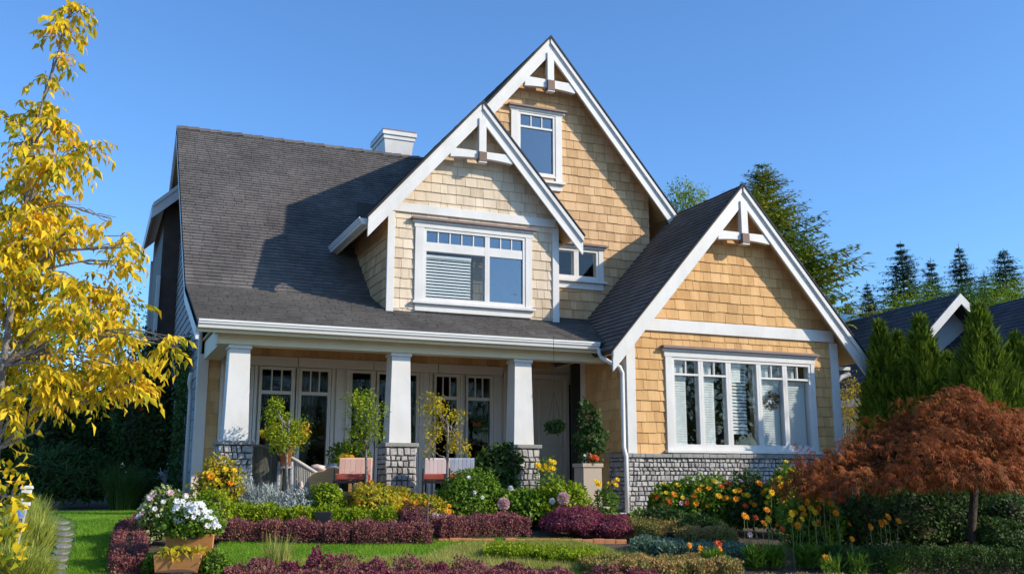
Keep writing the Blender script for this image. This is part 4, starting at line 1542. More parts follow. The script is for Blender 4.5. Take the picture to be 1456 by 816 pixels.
# ---- neighbouring houses
def neighbour(label, A1, A0, halfw, pitch, wall_h_drop, m_wall, name='neighbour_house', skylight=False):
    A1, A0 = np.array(A1, float), np.array(A0, float)
    A0[2] = A1[2]
    u = unit(A0 - A1)
    Lr = np.linalg.norm(A0 - A1)
    w = np.array([-u[1], u[0], 0.0])
    if np.dot(w, -A1) < 0:
        w = -w                       # w towards the camera
    base = (A1 + A0) / 2
    base[2] = .45
    t = thing(name, label, 'house', base)
    rf, dk, wl, fs = MB(), MB(), MB(), MB()
    for sg in (1, -1):
        dn = w * sg * halfw + np.array([0, 0, -halfw * pitch])
        o = A1 + dn - u * .35
        L = np.linalg.norm(dn)
        T = roof_plane(o, u, -dn)
        po = [(0, 0), (Lr + .7, 0), (Lr + .7, L), (0, L)]
        shingles(rf, T, po, expo=.2, wid=(.25, .5), out=(.003, .02), gap=.01)
        dk.prism(po, 0, -.14, T)
        # rake and eave boards
        p0, p1 = A1 - u * .36, A1 - u * .36 + dn
        dz = np.array([0, 0, 1.0])
        vs = [p0 - dz * .02, p1 - dz * .02, p1 - dz * .30, p0 - dz * .30]
        vs2 = [v - u * .05 for v in vs]
        fs.add(vs + vs2, [(0, 1, 2, 3), (7, 6, 5, 4), (0, 4, 5, 1), (1, 5, 6, 2), (2, 6, 7, 3), (3, 7, 4, 0)])
        e0, e1 = p1 + w * sg * .02, p1 + u * (Lr + .7) + w * sg * .02
        vs = [e0 - dz * .02, e1 - dz * .02, e1 - dz * .22, e0 - dz * .22]
        vs2 = [v + w * sg * .05 for v in vs]
        fs.add(vs + vs2, [(0, 1, 2, 3), (7, 6, 5, 4), (0, 4, 5, 1), (1, 5, 6, 2), (2, 6, 7, 3), (3, 7, 4, 0)])
    hw = halfw - .4
    zt = A1[2] - halfw * pitch + .25
    for q in (A1 + u * .25, A0 - u * .1):
        g = [q + w * hw, q - w * hw, q - w * hw, q + w * hw]
        pts = [np.array([*(q + w * hw)[:2], .3]), np.array([*(q - w * hw)[:2], .3]), np.array([*(q - w * hw)[:2], zt]), np.array([*q[:2], A1[2] - .16]), np.array([*(q + w * hw)[:2], zt])]
        p2 = [p_ + u * .1 for p_ in pts]
        wl.add(pts + p2, [(0, 1, 2, 3, 4), (9, 8, 7, 6, 5)] + [(i, (i + 1) % 5, 5 + (i + 1) % 5, 5 + i) for i in range(5)])
    for sg in (1, -1):
        a, b = A1 + w * hw * sg + u * .36, A0 + w * hw * sg - u * .11
        pts = [np.array([*a[:2], .3]), np.array([*b[:2], .3]), np.array([*b[:2], zt]), np.array([*a[:2], zt])]
        p2 = [p_ - w * sg * .1 for p_ in pts]
        wl.add(pts + p2, [(0, 1, 2, 3), (7, 6, 5, 4), (0, 4, 5, 1), (1, 5, 6, 2), (2, 6, 7, 3), (3, 7, 4, 0)])
    dk.build('roof_deck', 'dark_edge', t)
    rf.build('roof', 'slate_shingle', t, fix=False)
    wl.build('wall', m_wall, t)
    fs.build('rake_board', 'white_paint', t)
    return t, u, w


tn, u_, w_ = neighbour('neighbouring house with dark slate roof and white trimmed front gable', at(1351, 420, 27), at(1206, 456, 31.5), 3.0, .95, 0, 'neighbour_wall')
# long low roof at the right edge, behind the broad arborvitae
tn2, _, _ = neighbour('neighbouring house at the right edge with slate roof and orange wall', at(1560, 398, 24), at(1380, 436, 28.5), 2.6, .75, 0, 'neighbour_orange')
br_ = MB()
bp = at(1216, 458, 33.5)
T = roof_plane(bp - np.array([.9, .6, .5]), (1, -.25, 0), (-.2, .9, .6))
br_.prism([(0, 0), (1.7, 0), (1.7, 1.5), (0, 1.5)], 0, -.08, T)
nb = thing('garden_shed', 'shed with bright blue metal roof peeping over the neighbouring ridge', 'shed', (bp[0], bp[1] + .3, .45))
br_.build('roof', 'blue_roof', nb)
w2 = MB()
w2.box(bp[0] - .6, bp[0] + .6, bp[1] - .2, bp[1] + .8, .45, bp[2] - .45)
w2.build('wall', 'neighbour_wall', nb)

# ---- tall trees on the right, outside the picture, whose shade falls on the wing and lower right garden
ts = np.array(to_sun)


def shade_tree(target, dist, label, rr, seed):
    c = np.array(target) + ts * dist
    g_ = np.array([c[0], c[1], gz(c[1])])
    cl = [(c + np.array([random.uniform(-1, 1), random.uniform(-1, 1), random.uniform(-.8, .8)]) * rr * .7, rr * random.uniform(.45, .7)) for _ in range(12)]
    clump_tree('street_tree', label, g_, max(1.5, c[2] - g_[2] - rr * .6), cl, 'mid_leaf', .16, 6.5, tr=.15, group='street trees shading the right of the garden')


shade_tree((12.45, 14.4, 1.2), 12.5, 'leafy tree beside the garden at right, outside the view', 1.5, 1)


# ---- a row of trees across the street behind the viewer (seen in the window panes)
g_ = np.array([-18.0, -34.0, -.6])
cl = [(g_ + np.array([random.uniform(-3, 3), random.uniform(-2.5, 2.5), random.uniform(2.2, 7.5)]), random.uniform(1.2, 2.0)) for _ in range(14)]
st0 = clump_tree('street_tree', 'tree across the street behind the viewer, outside the view', g_, 3.0, cl, 'mid_leaf', .34, 3.4, tr=.25, group='street trees opposite the house')
for i_ in range(15):
    c_ = copy_tree(st0)
    c_.location = (-18 + 6.0 * (i_ + 1), -34 + random.uniform(-3, 3), -.6)
    c_.rotation_euler.z = random.uniform(0, 6)
    c_.scale = (1.6, 1.6, 1.6)
st0.scale = (1.6, 1.6, 1.6)

# ---- weeping red maple
def red_maple():
    base = gat(1384, 11.7)
    t = thing('weeping_maple', 'low weeping red maple with layered lacy rust coloured foliage', 'tree', base)
    mb = MB()
    b = np.array(base)
    fork = at(1386, 690, 11.7)
    mb.tube([b - (0, 0, .1), at(1381, 760, 11.7), fork], [.065, .05, .045], 10)
    d0 = 11.7
    # mounds: centre u, top v, half width px, drop px, depth offset
    M_ = [(1366, 561, 58, 40, .35), (1320, 573, 56, 42, .2), (1412, 579, 56, 40, .3), (1278, 590, 52, 42, .3), (1454, 592, 48, 42, .4), (1365, 586, 72, 38, -.1), (1236, 612, 44, 38, .35), (1428, 604, 56, 34, -.05), (1302, 606, 54, 32, -.05), (1462, 622, 44, 34, .2),
          (1340, 612, 60, 30, -.3), (1255, 634, 46, 36, .1), (1180, 638, 52, 46, .0), (1220, 632, 44, 42, .1), (1148, 660, 42, 40, .0), (1205, 664, 46, 32, -.35), (1332, 642, 60, 38, -.8), (1382, 651, 56, 34, -.85), (1285, 656, 44, 30, -.65), (1458, 646, 50, 34, -.6), (1424, 656, 40, 28, -.85)]
    Vs = []
    for (u, v, hw, dr, dd) in M_:
        top = at(u, v, d0 + dd)
        rw = hw * d0 / FPX
        rh = dr * d0 / FPX
        c = top - np.array([0, 0, rh])
        mb.tube(*limb(fork, c + (0, 0, rh * .5), .020, .006, sag=.20, wob=.10), 6)
        for _ in range(8):
            a = RNG.uniform(0, 6.28)
            e = c + np.array([math.cos(a) * rw * .8, math.sin(a) * rw * .8, rh * .1])
            mb.tube(*limb(c + (0, 0, rh * .5), e, .006, .002, sag=.2, wob=.1), 4, False)
        n = int(880 * (rw / .5) ** 1.7)
        a = RNG.uniform(0, 6.283, n)
        q = RNG.uniform(0, 1, n) ** .55
        D = np.column_stack([np.cos(a), np.sin(a), np.zeros(n)])
        f = lump(D * q[:, None], random.randrange(9999), .24, 4.5)
        zz = rh * (1 - q ** 2.2) * f - RNG.uniform(0, 1, n) ** 4 * rh * .35
        P = c + D * (q * rw * f)[:, None] + np.column_stack([np.zeros(n), np.zeros(n), zz])
        axis = D * 1.0 + np.array([0, 0, -1.0]) * (.15 + .9 * q[:, None] ** 2) + RNG.normal(0, .45, (n, 3))
        nrm = np.array([0, 0, 1.0]) + D * q[:, None] + RNG.normal(0, .35, (n, 3))
        axis = unit(axis)
        sdv = unit(np.cross(axis, nrm))
        for k_, ang in enumerate((-1.15, -.6, 0, .6, 1.15)):
            A = axis * math.cos(ang) + sdv * math.sin(ang) + np.array([0, 0, -.18])
            L = RNG.uniform(.055, .105, n) * (1.0 - .22 * abs(ang))
            Vs.append(leaf_arrays(P, A, nrm, L, L * .13, .30, .1))
    mb.build('trunk', 'bark_dark', t, smooth=True)
    V, F = cat_vf(Vs)
    np_mesh('crown', V, F, 'maple_leaf', t)


red_maple()


# ================================================================== hedges and plants
def hedge(name, label, path, w, h, n, L, m, seed, cat='hedge', core=True, rnd=.35, group=None, ratio=.6):
    pts = np.array(path, float)
    base = np.array([*pts[0], gz(pts[0][1])])
    t = thing(name, label, cat, base, group)
    seg = np.linalg.norm(np.diff(pts, axis=0), axis=1)
    cum = np.concatenate([[0], np.cumsum(seg)])
    s_ = np.clip(RNG.uniform(-.06, cum[-1] + .06, n), 0, cum[-1]) + RNG.normal(0, .012, n)
    s_ = np.where(RNG.uniform(0, 1, n) < .08, RNG.choice([0, 1], n) * cum[-1] + RNG.normal(0, .02, n), s_)
    i = np.clip(np.searchsorted(cum, s_) - 1, 0, len(seg) - 1)
    f = ((s_ - cum[i]) / seg[i])[:, None]
    p = pts[i] * (1 - f) + pts[i + 1] * f
    d = unit(pts[i + 1] - pts[i])
    sd_ = np.column_stack([-d[:, 1], d[:, 0]])
    # rounded box cross-section
    a = RNG.uniform(0, math.pi, n)
    cx = np.sign(np.cos(a)) * np.abs(np.cos(a)) ** .45
    cz = np.abs(np.sin(a)) ** .45
    endm = (s_ < .03) | (s_ > cum[-1] - .03)
    cx = np.where(endm, RNG.uniform(-1, 1, n), cx)
    cz = np.where(endm, RNG.uniform(0, 1, n), cz)
    wob = 1 + .08 * np.sin(s_ * 7 + seed) + .08 * np.sin(s_ * 17 + 2 * seed) + .05 * np.sin(s_ * 41 + seed) + np.abs(RNG.normal(0, .09, n))
    q = 1 - .3 * RNG.uniform(0, 1, n) ** 2
    low = RNG.uniform(0, 1, n) < .0
    P = np.column_stack([p + sd_ * (cx * w / 2 * q * wob)[:, None], np.interp(p[:, 1], GY, GZ) + np.maximum(.01, cz * h * q * wob)])
    out = np.column_stack([sd_ * cx[:, None], cz])
    A = out * .5 + rdir(n) * .8 + np.array([0, 0, .5])
    N = out + rdir(n) * .6
    LL = L * RNG.uniform(.6, 1.4, n)
    V, F = quad_leaves(P, A, N, LL, LL * ratio)
    np_mesh('foliage', V, F, m, t)
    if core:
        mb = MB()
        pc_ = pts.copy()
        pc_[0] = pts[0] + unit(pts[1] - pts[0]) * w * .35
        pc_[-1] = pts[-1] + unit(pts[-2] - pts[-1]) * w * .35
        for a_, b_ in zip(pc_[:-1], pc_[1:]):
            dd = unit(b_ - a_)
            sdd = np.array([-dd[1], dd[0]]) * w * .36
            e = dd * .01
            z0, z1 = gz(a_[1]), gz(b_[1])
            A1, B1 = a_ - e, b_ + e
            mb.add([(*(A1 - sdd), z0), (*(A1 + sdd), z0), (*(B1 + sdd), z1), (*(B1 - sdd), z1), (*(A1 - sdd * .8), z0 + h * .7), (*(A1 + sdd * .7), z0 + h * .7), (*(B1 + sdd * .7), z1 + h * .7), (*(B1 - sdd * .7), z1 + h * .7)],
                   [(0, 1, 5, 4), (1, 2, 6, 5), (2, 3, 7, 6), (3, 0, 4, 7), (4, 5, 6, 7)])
        mb.build('foliage_core', 'dark_core', t, fix=False)  # dark filler added under the leaves to keep the hedge lightproof
    return t


def gxy(u, d):
    p = gat(u, d)
    return (p[0], p[1])


hedge('barberry_hedge', 'low clipped purple hedge behind the front lawn, left of the dark stake', [gxy(300, 11.6), gxy(400, 11.75), gxy(500, 11.85), gxy(608, 12.1)], .42, .22, 26000, .024, 'purple_leaf', 1)
hedge('barberry_hedge', 'low purple hedge right of the dark stake below the dark boxwood', [gxy(622, 12.4), gxy(690, 12.7), gxy(745, 12.9)], .40, .25, 14000, .024, 'purple_leaf', 2)
shrub('barberry', 'rounded plum coloured barberry at the right end of the purple hedges', 'shrub', gat(868, 13.0), .34, .3, .30, 6000, .03, .016, 'plum_leaf', 3, amp=.08)
shrub('barberry', 'tallest plum coloured barberry, in front of the porch entry', 'shrub', gat(815, 13.0), .40, .34, .42, 8000, .03, .016, 'plum_leaf', 4, amp=.10)
shrub('barberry', 'wispy purple barberry mound beside the pale boulder', 'shrub', gat(592, 12.7), .22, .22, .36, 3000, .028, .014, 'purple_leaf', 5)
hedge('barberry_hedge', 'purple and green hedge curving around the side lawn', [gxy(258, 12.3), gxy(215, 12.2), gxy(193, 11.5), gxy(190, 10.6), gxy(192, 9.5)], .30, .19, 14000, .024, 'purple_leaf', 6)
fgx = [(350, 560, 9.55, .22), (560, 770, 9.6, .24)]
hedge('barberry_hedge', 'purple foreground hedge nearest the viewer, left half below the lawn', [gxy(335, 9.35), gxy(430, 9.4), gxy(545, 9.5)], .36, .13, 11000, .024, 'purple_leaf', 7)
hedge('barberry_hedge', 'purple foreground hedge nearest the viewer, right half below the dry grass', [gxy(560, 9.55), gxy(660, 9.7), gxy(800, 9.95)], .38, .13, 14000, .024, 'purple_leaf', 8)
for i_, (u, d, r, h, m, lab) in enumerate([
        (375, 9.5, .15, .22, 'purple_leaf', 'leftmost tufted barberry in the foreground purple hedge'), (418, 9.55, .12, .19, 'plum_leaf', 'small tufted barberry second from the left in the foreground hedge'),
        (455, 9.6, .11, .31, 'plum_leaf', 'upright purple barberry spike rising from the foreground hedge'), (490, 9.65, .16, .27, 'purple_leaf', 'bushy barberry right of the upright spike'),
        (535, 9.6, .15, .23, 'plum_leaf', 'rounded barberry at the middle of the foreground hedge'), (585, 9.75, .16, .23, 'purple_leaf', 'dull purple barberry just right of the hedge middle'),
        (625, 9.75, .13, .19, 'plum_leaf', 'low plum barberry below the dry lawn edge'), (668, 9.85, .17, .23, 'purple_leaf', 'wide purple barberry below the lime ground cover'),
        (725, 9.95, .15, .18, 'plum_leaf', 'low barberry near the right end of the foreground hedge'), (860, 10.1, .2, .17, 'purple_leaf', 'mauve barberry below the rust heather drift'),
        (905, 10.1, .17, .16, 'plum_leaf', 'small barberry at the foot of the heather drift')]):
    shrub('barberry', lab, 'shrub', gat(u, d), r, r, h, 1700, .028, .014, m, 200 + i_, amp=.2, core=False, up=.7, group='tufted barberries along the foreground hedge')
# low groundcovers right of the lawn
hedge('heather', 'rust and green heather drift at the bottom right of the lawn', [gxy(840, 10.5), gxy(930, 10.7), gxy(1020, 10.9)], .9, .15, 20000, .028, 'heather_leaf', 11, cat='heather', core=True)
hedge('heather', 'green and brown ground cover bank along the right side of the lawn', [gxy(900, 13.3), gxy(960, 12.8), gxy(1040, 12.6)], .7, .22, 16000, .026, 'heather_leaf', 12, cat='heather')
hedge('clover_patch', 'bluish green low ground cover between the heather drifts', [gxy(905, 12.1), gxy(980, 11.9), gxy(1060, 11.8)], .7, .14, 12000, .035, 'sage_leaf', 13, cat='ground cover')
hedge('clover_patch', 'lime green low ground cover at the lawn centre right', [gxy(700, 11.5), gxy(780, 11.4), gxy(850, 11.3)], .8, .10, 12000, .03, 'lime_leaf', 14, cat='ground cover')
hedge('dwarf_hedge', 'clipped dark green hedge in shade under the red maple', [gxy(1180, 11.2), gxy(1290, 11.4), gxy(1480, 11.6)], .45, .26, 16000, .026, 'dark_leaf', 15)
hedge('dwarf_hedge', 'straw tipped low edging across the bottom right corner', [gxy(1080, 10.2), gxy(1260, 10.3), gxy(1470, 10.4)], .35, .10, 12000, .026, 'heather_leaf', 16, core=False)
hedge('groundcover_hedge', 'yellow green leafy edging behind the clipped purple hedge', [gxy(310, 12.6), gxy(430, 12.7), gxy(560, 12.9)], .5, .26, 15000, .034, 'lime_leaf', 17)

# ---- bed shrubs in front of the porch (left to right)
def bed(lab, u, d, wpx, vtop, n, L, Wd, m, seed, cat='shrub', name='shrub', **kw):
    b = gat(u, d)
    h = (HOR - vtop) * d / FPX + 1.0 - b[2]
    r = wpx / 2 * d / FPX
    return shrub(name, lab, cat, b, r, kw.pop('ry', r * .8), h, n, L, Wd, m, seed, **kw)


bed('variegated shrub with pale edged leaves behind the white flowers', 238, 11.2, 70, 694, 2600, .05, .028, 'variegated_leaf', 21, flowers=[('pink_bloom', 6, .03), ('white_bloom', 10, .02)])
bed('golden flowering shrub at the foot of the left stone pier', 312, 13.0, 64, 655, 2600, .055, .032, 'gold_leaf', 22, flowers=[('yellow_bloom', 14, .05), ('orange_bloom', 4, .05)])
bed('yellow green bush below the golden shrub near the planter', 300, 12.2, 64, 700, 2200, .045, .026, 'lime_leaf', 23)
bed('silver grey lavender clump in front of the dark wicker chair', 372, 13.2, 70, 694, 2600, .07, .012, 'silver_leaf', 24, core=False, up=1.1)
bed('silvery leaved plant at the wicker armchair foot', 420, 13.1, 60, 702, 2400, .05, .02, 'silver_leaf', 25, core=False, up=.8)
bed('pale sage coloured plant by the left pier base', 345, 13.3, 40, 676, 1300, .07, .012, 'silver_leaf', 26, core=False, up=1.2)
bed('bright green leafy bush in front of the oak bench', 465, 13.2, 60, 688, 2600, .055, .03, 'lime_leaf', 27)
bed('golden green spreading shrub at the middle pier foot', 545, 13.4, 110, 690, 5200, .05, .028, 'gold_leaf', 28, flowers=[('orange_bloom', 4, .03)])
bed('orange tinted golden shrub behind the pale boulder', 612, 13.2, 60, 708, 1800, .05, .028, 'gold_leaf', 29, flowers=[('orange_bloom', 5, .04)])
bed('dense dark green boxwood between the middle and right piers', 668, 13.6, 100, 672, 6500, .05, .028, 'mid_leaf', 30, amp=.10, flowers=[('white_bloom', 4, .01)])
t = bed('green hydrangea with pale pink round heads at the right pier foot', 742, 13.7, 90, 692, 3200, .07, .04, 'mid_leaf', 31)
put_flower('pink_ball', at(716, 716, 13.1), (0, -1, .3), t)
put_flower('white_ball', at(726, 694, 13.4), (0, -1, .3), t, .5)
t = bed('leafy plant with pink and yellow blooms before the entry', 800, 13.6, 80, 684, 3000, .06, .034, 'lime_leaf', 32)
put_flower('pink_ball', at(801, 708, 13.0), (0, -1, .3), t)
put_flower('white_ball', at(785, 712, 13.1), (0, -1, .3), t, .6)
for q in range(14):
    put_flower('yellow_bloom', at(775 + random.uniform(-14, 14), 660 + random.uniform(-8, 8), 13.7), (0, -1, .6), t, .9)
for q in range(10):
    put_flower('yellow_bloom', at(862 + random.uniform(-16, 16), 686 + random.uniform(-6, 6), 13.8), (0, -1, .8), t, .9)
bed('tall yellow flowering plant climbing before the right pier', 778, 13.9, 34, 652, 1000, .05, .025, 'mid_leaf', 33, core=False)
bed('small yellow daisy plant by the entry step', 860, 13.9, 36, 690, 900, .05, .025, 'mid_leaf', 34, core=False)
bed('low green plant at the concrete step', 905, 13.9, 46, 726, 900, .05, .025, 'mid_leaf', 35)
t = bed('dried tan hydrangea with buff heads between chair and middle pier', 505, 13.5, 40, 696, 700, .05, .03, 'mid_leaf', 36, core=False)
for (u, v, s_) in ((508, 694, .8), (511, 701, 1.0), (504, 713, .8), (494, 706, .6)):
    put_flower('tan_ball', at(u, v, 13.2), (0, -1, .3), t, s_)
put_flower('white_ball', at(493, 706, 13.2), (0, -1, .3), t, .6)
put_flower('white_ball', at(483, 698, 13.2), (0, -1, .3), t, .5)
# dahlia bank under the bay window
for i, (u, d, w, vt, m, lab) in enumerate([
        (955, 14.1, 80, 690, 'mid_leaf', 'pink and orange flowering bush against the left of the stone base'), (1010, 14.0, 90, 683, 'mid_leaf', 'orange dahlia bush below the second bay sash'),
        (1065, 13.9, 90, 678, 'dark_leaf', 'yellow and orange dahlia bush below the middle bay sash'), (1118, 13.8, 80, 676, 'mid_leaf', 'tall orange dahlia bush below the fourth bay sash')]):
    bed(lab, u, d, w, vt, 3800, .065, .04, m, 50 + i, name='dahlia_bush', flowers=[('orange_bloom', 13, .04), ('yellow_bloom', 9, .05), ('red_bloom', 3, .04), ('pink_bloom', 4, .02)])
bed('yellow topped flower clump taller than the dahlias beside the maple', 1118, 13.5, 26, 662, 700, .05, .025, 'mid_leaf', 55, core=False, flowers=[('yellow_bloom', 14, .1)])
bed('leafy orange flowered bush in sun left of the maple', 1150, 12.2, 90, 700, 3400, .06, .034, 'mid_leaf', 56, name='dahlia_bush', flowers=[('orange_bloom', 18, .05), ('yellow_bloom', 7, .05), ('red_bloom', 4, .04)])
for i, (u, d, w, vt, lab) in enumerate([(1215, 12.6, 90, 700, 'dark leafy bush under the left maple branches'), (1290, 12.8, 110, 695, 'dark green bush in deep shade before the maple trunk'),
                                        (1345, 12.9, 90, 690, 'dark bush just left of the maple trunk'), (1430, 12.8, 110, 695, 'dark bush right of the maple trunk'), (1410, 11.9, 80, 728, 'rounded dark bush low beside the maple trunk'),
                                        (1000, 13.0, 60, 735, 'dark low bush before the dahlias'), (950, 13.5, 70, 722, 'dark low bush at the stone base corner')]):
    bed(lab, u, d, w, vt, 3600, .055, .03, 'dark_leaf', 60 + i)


# ---- tall orange flowers on stems
def stem_flowers(label, pts, d, key, name='poppy_plant', leafm='stem_green'):
    u0 = sum(p[0] for p in pts) / len(pts)
    b = gat(u0, d)
    t = thing(name, label, 'flower', b, None)
    mb = MB()
    heads = []
    for (u, v, kk) in pts:
        tp = at(u, v, d + random.uniform(-.15, .15))
        rt_ = np.array([tp[0] + random.uniform(-.06, .06), tp[1] + random.uniform(-.05, .05), gz(tp[1])])
        mb.tube(*limb(rt_, tp, .005, .003, wob=.05), 5, False)
        for _ in range(2):
            q = rt_ + (tp - rt_) * random.uniform(.1, .7)
            mb.tube(*limb(q, q + np.array([random.uniform(-.08, .08), random.uniform(-.08, .08), random.uniform(.05, .16)]), .003, .0015, n=3), 4, False)
        heads.append((tp, kk))
    mb.build('stem', leafm, t)
    n = 90 * len(pts) + 40
    P = np.array([[b[0] + random.uniform(-.09, .09), b[1] + random.uniform(-.08, .08), b[2] + random.uniform(0, .2)] for _ in range(n)])
    A = rdir(n) + np.array([0, 0, 1.1])
    V, F = leaf_arrays(P, A, rdir(n), RNG.uniform(.08, .16, n), .016, .2, .1)
    np_mesh('leaf_tuft', V, F, 'mid_leaf', t)
    for tp, kk in heads:
        put_flower(kk, tp, (random.uniform(-.4, .4), -1, random.uniform(.2, 1)), t, 1.0)


O, Y_, Rr, Pk = 'orange_bloom', 'yellow_bloom', 'red_bloom', 'pink_bloom'
stem_flowers('orange poppies on bare stems left of the flower bank', [(1058, 733, O), (1066, 760, Pk), (1074, 736, Rr), (1081, 778, Rr), (1062, 735, O)], 11.2, O)
stem_flowers('tall orange poppies in the middle of the flower bank', [(1090, 725, O), (1086, 744, O), (1097, 700, Y_), (1092, 738, Y_), (1112, 752, Rr)], 11.3, O)
stem_flowers('bright orange poppies close to the maple branches', [(1125, 730, Y_), (1134, 747, O), (1140, 738, Y_), (1148, 712, O), (1157, 727, Y_), (1142, 724, O)], 11.4, O)
stem_flowers('large orange poppies in the sun below the maple', [(1165, 710, O), (1171, 704, O), (1180, 716, O), (1188, 729, O), (1160, 728, O), (1193, 710, Rr)], 11.5, O)
stem_flowers('cluster of orange poppies standing alone in the shade', [(1258, 742, O), (1252, 744, O), (1262, 735, O), (1277, 741, O), (1237, 749, O)], 11.2, O)
stem_flowers('single low orange bloom above the shaded clipped hedge', [(1211, 766, O)], 10.9, O)
stem_flowers('lowest single orange bloom near the bottom edge', [(1174, 793, O)], 10.6, O)
stem_flowers('slender red and orange flower spike at the heather edge', [(1021, 773, Rr), (1023, 780, O), (1022, 795, O), (996, 780, O), (980, 775, O)], 10.8, O)

# ---- left: reeds, side shrubs
def grass_clump(label, u, d, hpx, wpx, n, m, seed, name='grass_clump', wid=.008, arch=.5):
    b = gat(u, d)
    t = thing(name, label, 'ornamental grass', b)
    rg = np.random.default_rng(seed)
    h = hpx * d / FPX
    w = wpx / 2 * d / FPX
    a = rg.uniform(0, 6.283, n)
    rad = np.sqrt(rg.uniform(0, 1, n)) * w * .45
    o = np.column_stack([np.cos(a) * rad, np.sin(a) * rad, np.zeros(n)]) + b
    ln = h * rg.uniform(.55, 1.1, n)
    out = np.column_stack([np.cos(a + rg.normal(0, .6, n)), np.sin(a + rg.normal(0, .6, n)), np.zeros(n)])
    lean = rg.uniform(.05, 1.0, n) * arch
    sd_ = np.column_stack([-out[:, 1], out[:, 0], np.zeros(n)]) * wid
    rows = []
    K = 5
    for i in range(K):
        f = i / (K - 1)
        c = o + out * (lean * w * 1.6 * f ** 1.7)[:, None] + np.array([0, 0, 1.0]) * (ln * (f - .38 * lean * f ** 3))[:, None]
        ww = (1 - f) * .9 + .1
        rows += [c - sd_ * ww, c + sd_ * ww]
    V = np.stack(rows, 1).reshape(-1, 3)
    bb = (np.arange(n) * 2 * K)[:, None]
    F = np.concatenate([bb + np.array([[2 * i, 2 * i + 1, 2 * i + 3, 2 * i + 2]]) for i in range(K - 1)], 0)
    np_mesh('blades', V, F, m, t)
    return t


grass_clump('sunlit arching grass clump at the left edge by the birdhouse', 18, 9.6, 85, 80, 900, 'reed_leaf', 1)
grass_clump('long yellow green grass leaning over the stepping stones', 58, 9.9, 74, 80, 900, 'reed_leaf', 2)
grass_clump('low bright grass tuft in the bottom left corner', 40, 8.9, 62, 100, 900, 'reed_leaf', 3)
grass_clump('far sunlit grass tuft left of the stepping stones', 45, 11.3, 62, 80, 800, 'reed_leaf', 4)
grass_clump('small grass tuft next to the nearest stepping stone', 70, 8.9, 45, 60, 500, 'reed_leaf', 6)
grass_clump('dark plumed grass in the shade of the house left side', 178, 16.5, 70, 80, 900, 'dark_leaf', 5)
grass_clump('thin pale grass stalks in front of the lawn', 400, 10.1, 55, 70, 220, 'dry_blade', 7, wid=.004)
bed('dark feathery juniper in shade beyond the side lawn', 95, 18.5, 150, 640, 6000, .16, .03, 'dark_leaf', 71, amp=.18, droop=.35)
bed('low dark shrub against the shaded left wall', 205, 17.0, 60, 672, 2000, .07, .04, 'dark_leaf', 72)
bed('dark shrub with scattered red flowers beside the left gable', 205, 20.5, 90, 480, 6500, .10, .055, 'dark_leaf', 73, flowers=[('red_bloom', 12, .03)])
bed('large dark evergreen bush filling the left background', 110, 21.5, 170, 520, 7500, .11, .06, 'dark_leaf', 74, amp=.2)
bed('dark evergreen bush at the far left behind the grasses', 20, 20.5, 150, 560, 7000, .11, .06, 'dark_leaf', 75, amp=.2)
bed('little sapling with orange and yellow leaves beside the birdhouse', 14, 8.6, 50, 650, 170, .12, .05, 'yellow_leaf', 77, core=False, droop=.4)
# vine on the left wall
vb = np.array([1.52, 19.6, .45])
t = thing('climbing_vine', 'dark green vine climbing the shaded left wall of the house', 'vine', vb)
n = 2600
zz = RNG.uniform(0, 3.1, n)
V, F = leaf_arrays(np.column_stack([1.56 - RNG.uniform(0, .12, n), 19.2 + RNG.normal(0, .42, n) + .25 * np.sin(zz * 2), .45 + zz]), rdir(n) + np.array([-.6, 0, -.6]), rdir(n) + np.array([-1, 0, 0]), RNG.uniform(.06, .12, n), .06, .2, .1)
np_mesh('foliage', V, F, 'dark_leaf', t)
vm = MB()
for q in range(4):
    vm.tube([(1.54, 19.0 + .25 * q, .45), (1.55, 19.2 + .15 * q, 1.6), (1.55, 19.0 + .3 * q, 3.3)], .012, 5)
vm.build('stem', 'bark_dark', t)

# ================================================================== garden objects
# stepping stones
for i, (u, v, w) in enumerate([(92, 742, 20), (94, 750, 22), (97, 758, 22), (98, 766, 23), (97, 774, 22), (96, 783, 22), (94, 792, 24), (92, 802, 25), (88, 813, 30)]):
    lo, hi = 5.0, 25.0
    for _ in range(40):
        mid = (lo + hi) / 2
        if HOR - (gat(u, mid)[2] - 1.0) * FPX / mid > v:
            lo = mid
        else:
            hi = mid
    p = gat(u, mid)
    r = w / 2 * mid / FPX
    mb = MB()
    n = 9
    ring = []
    for j in range(n):
        a = 2 * math.pi * j / n
        s_ = random.uniform(.85, 1.12)
        ring.append((p[0] + math.cos(a) * r * 1.15 * s_, p[1] + math.sin(a) * r * 1.35 * s_))
    mb.prism(ring, -.04, .02, lambda a, b, h: (a, b, gz(b) + h))
    places = ['farthest', 'second farthest', 'third from the far end', 'fourth from the far end', 'middle', 'fourth from the near end', 'third from the near end', 'second nearest', 'nearest']
    tag(mb.build('stepping_stone', 'flagstone', base=p, bevel=.008), places[i] + ' grey stepping stone in the path beside the side lawn', 'stepping stone', 'stepping stones along the side lawn')

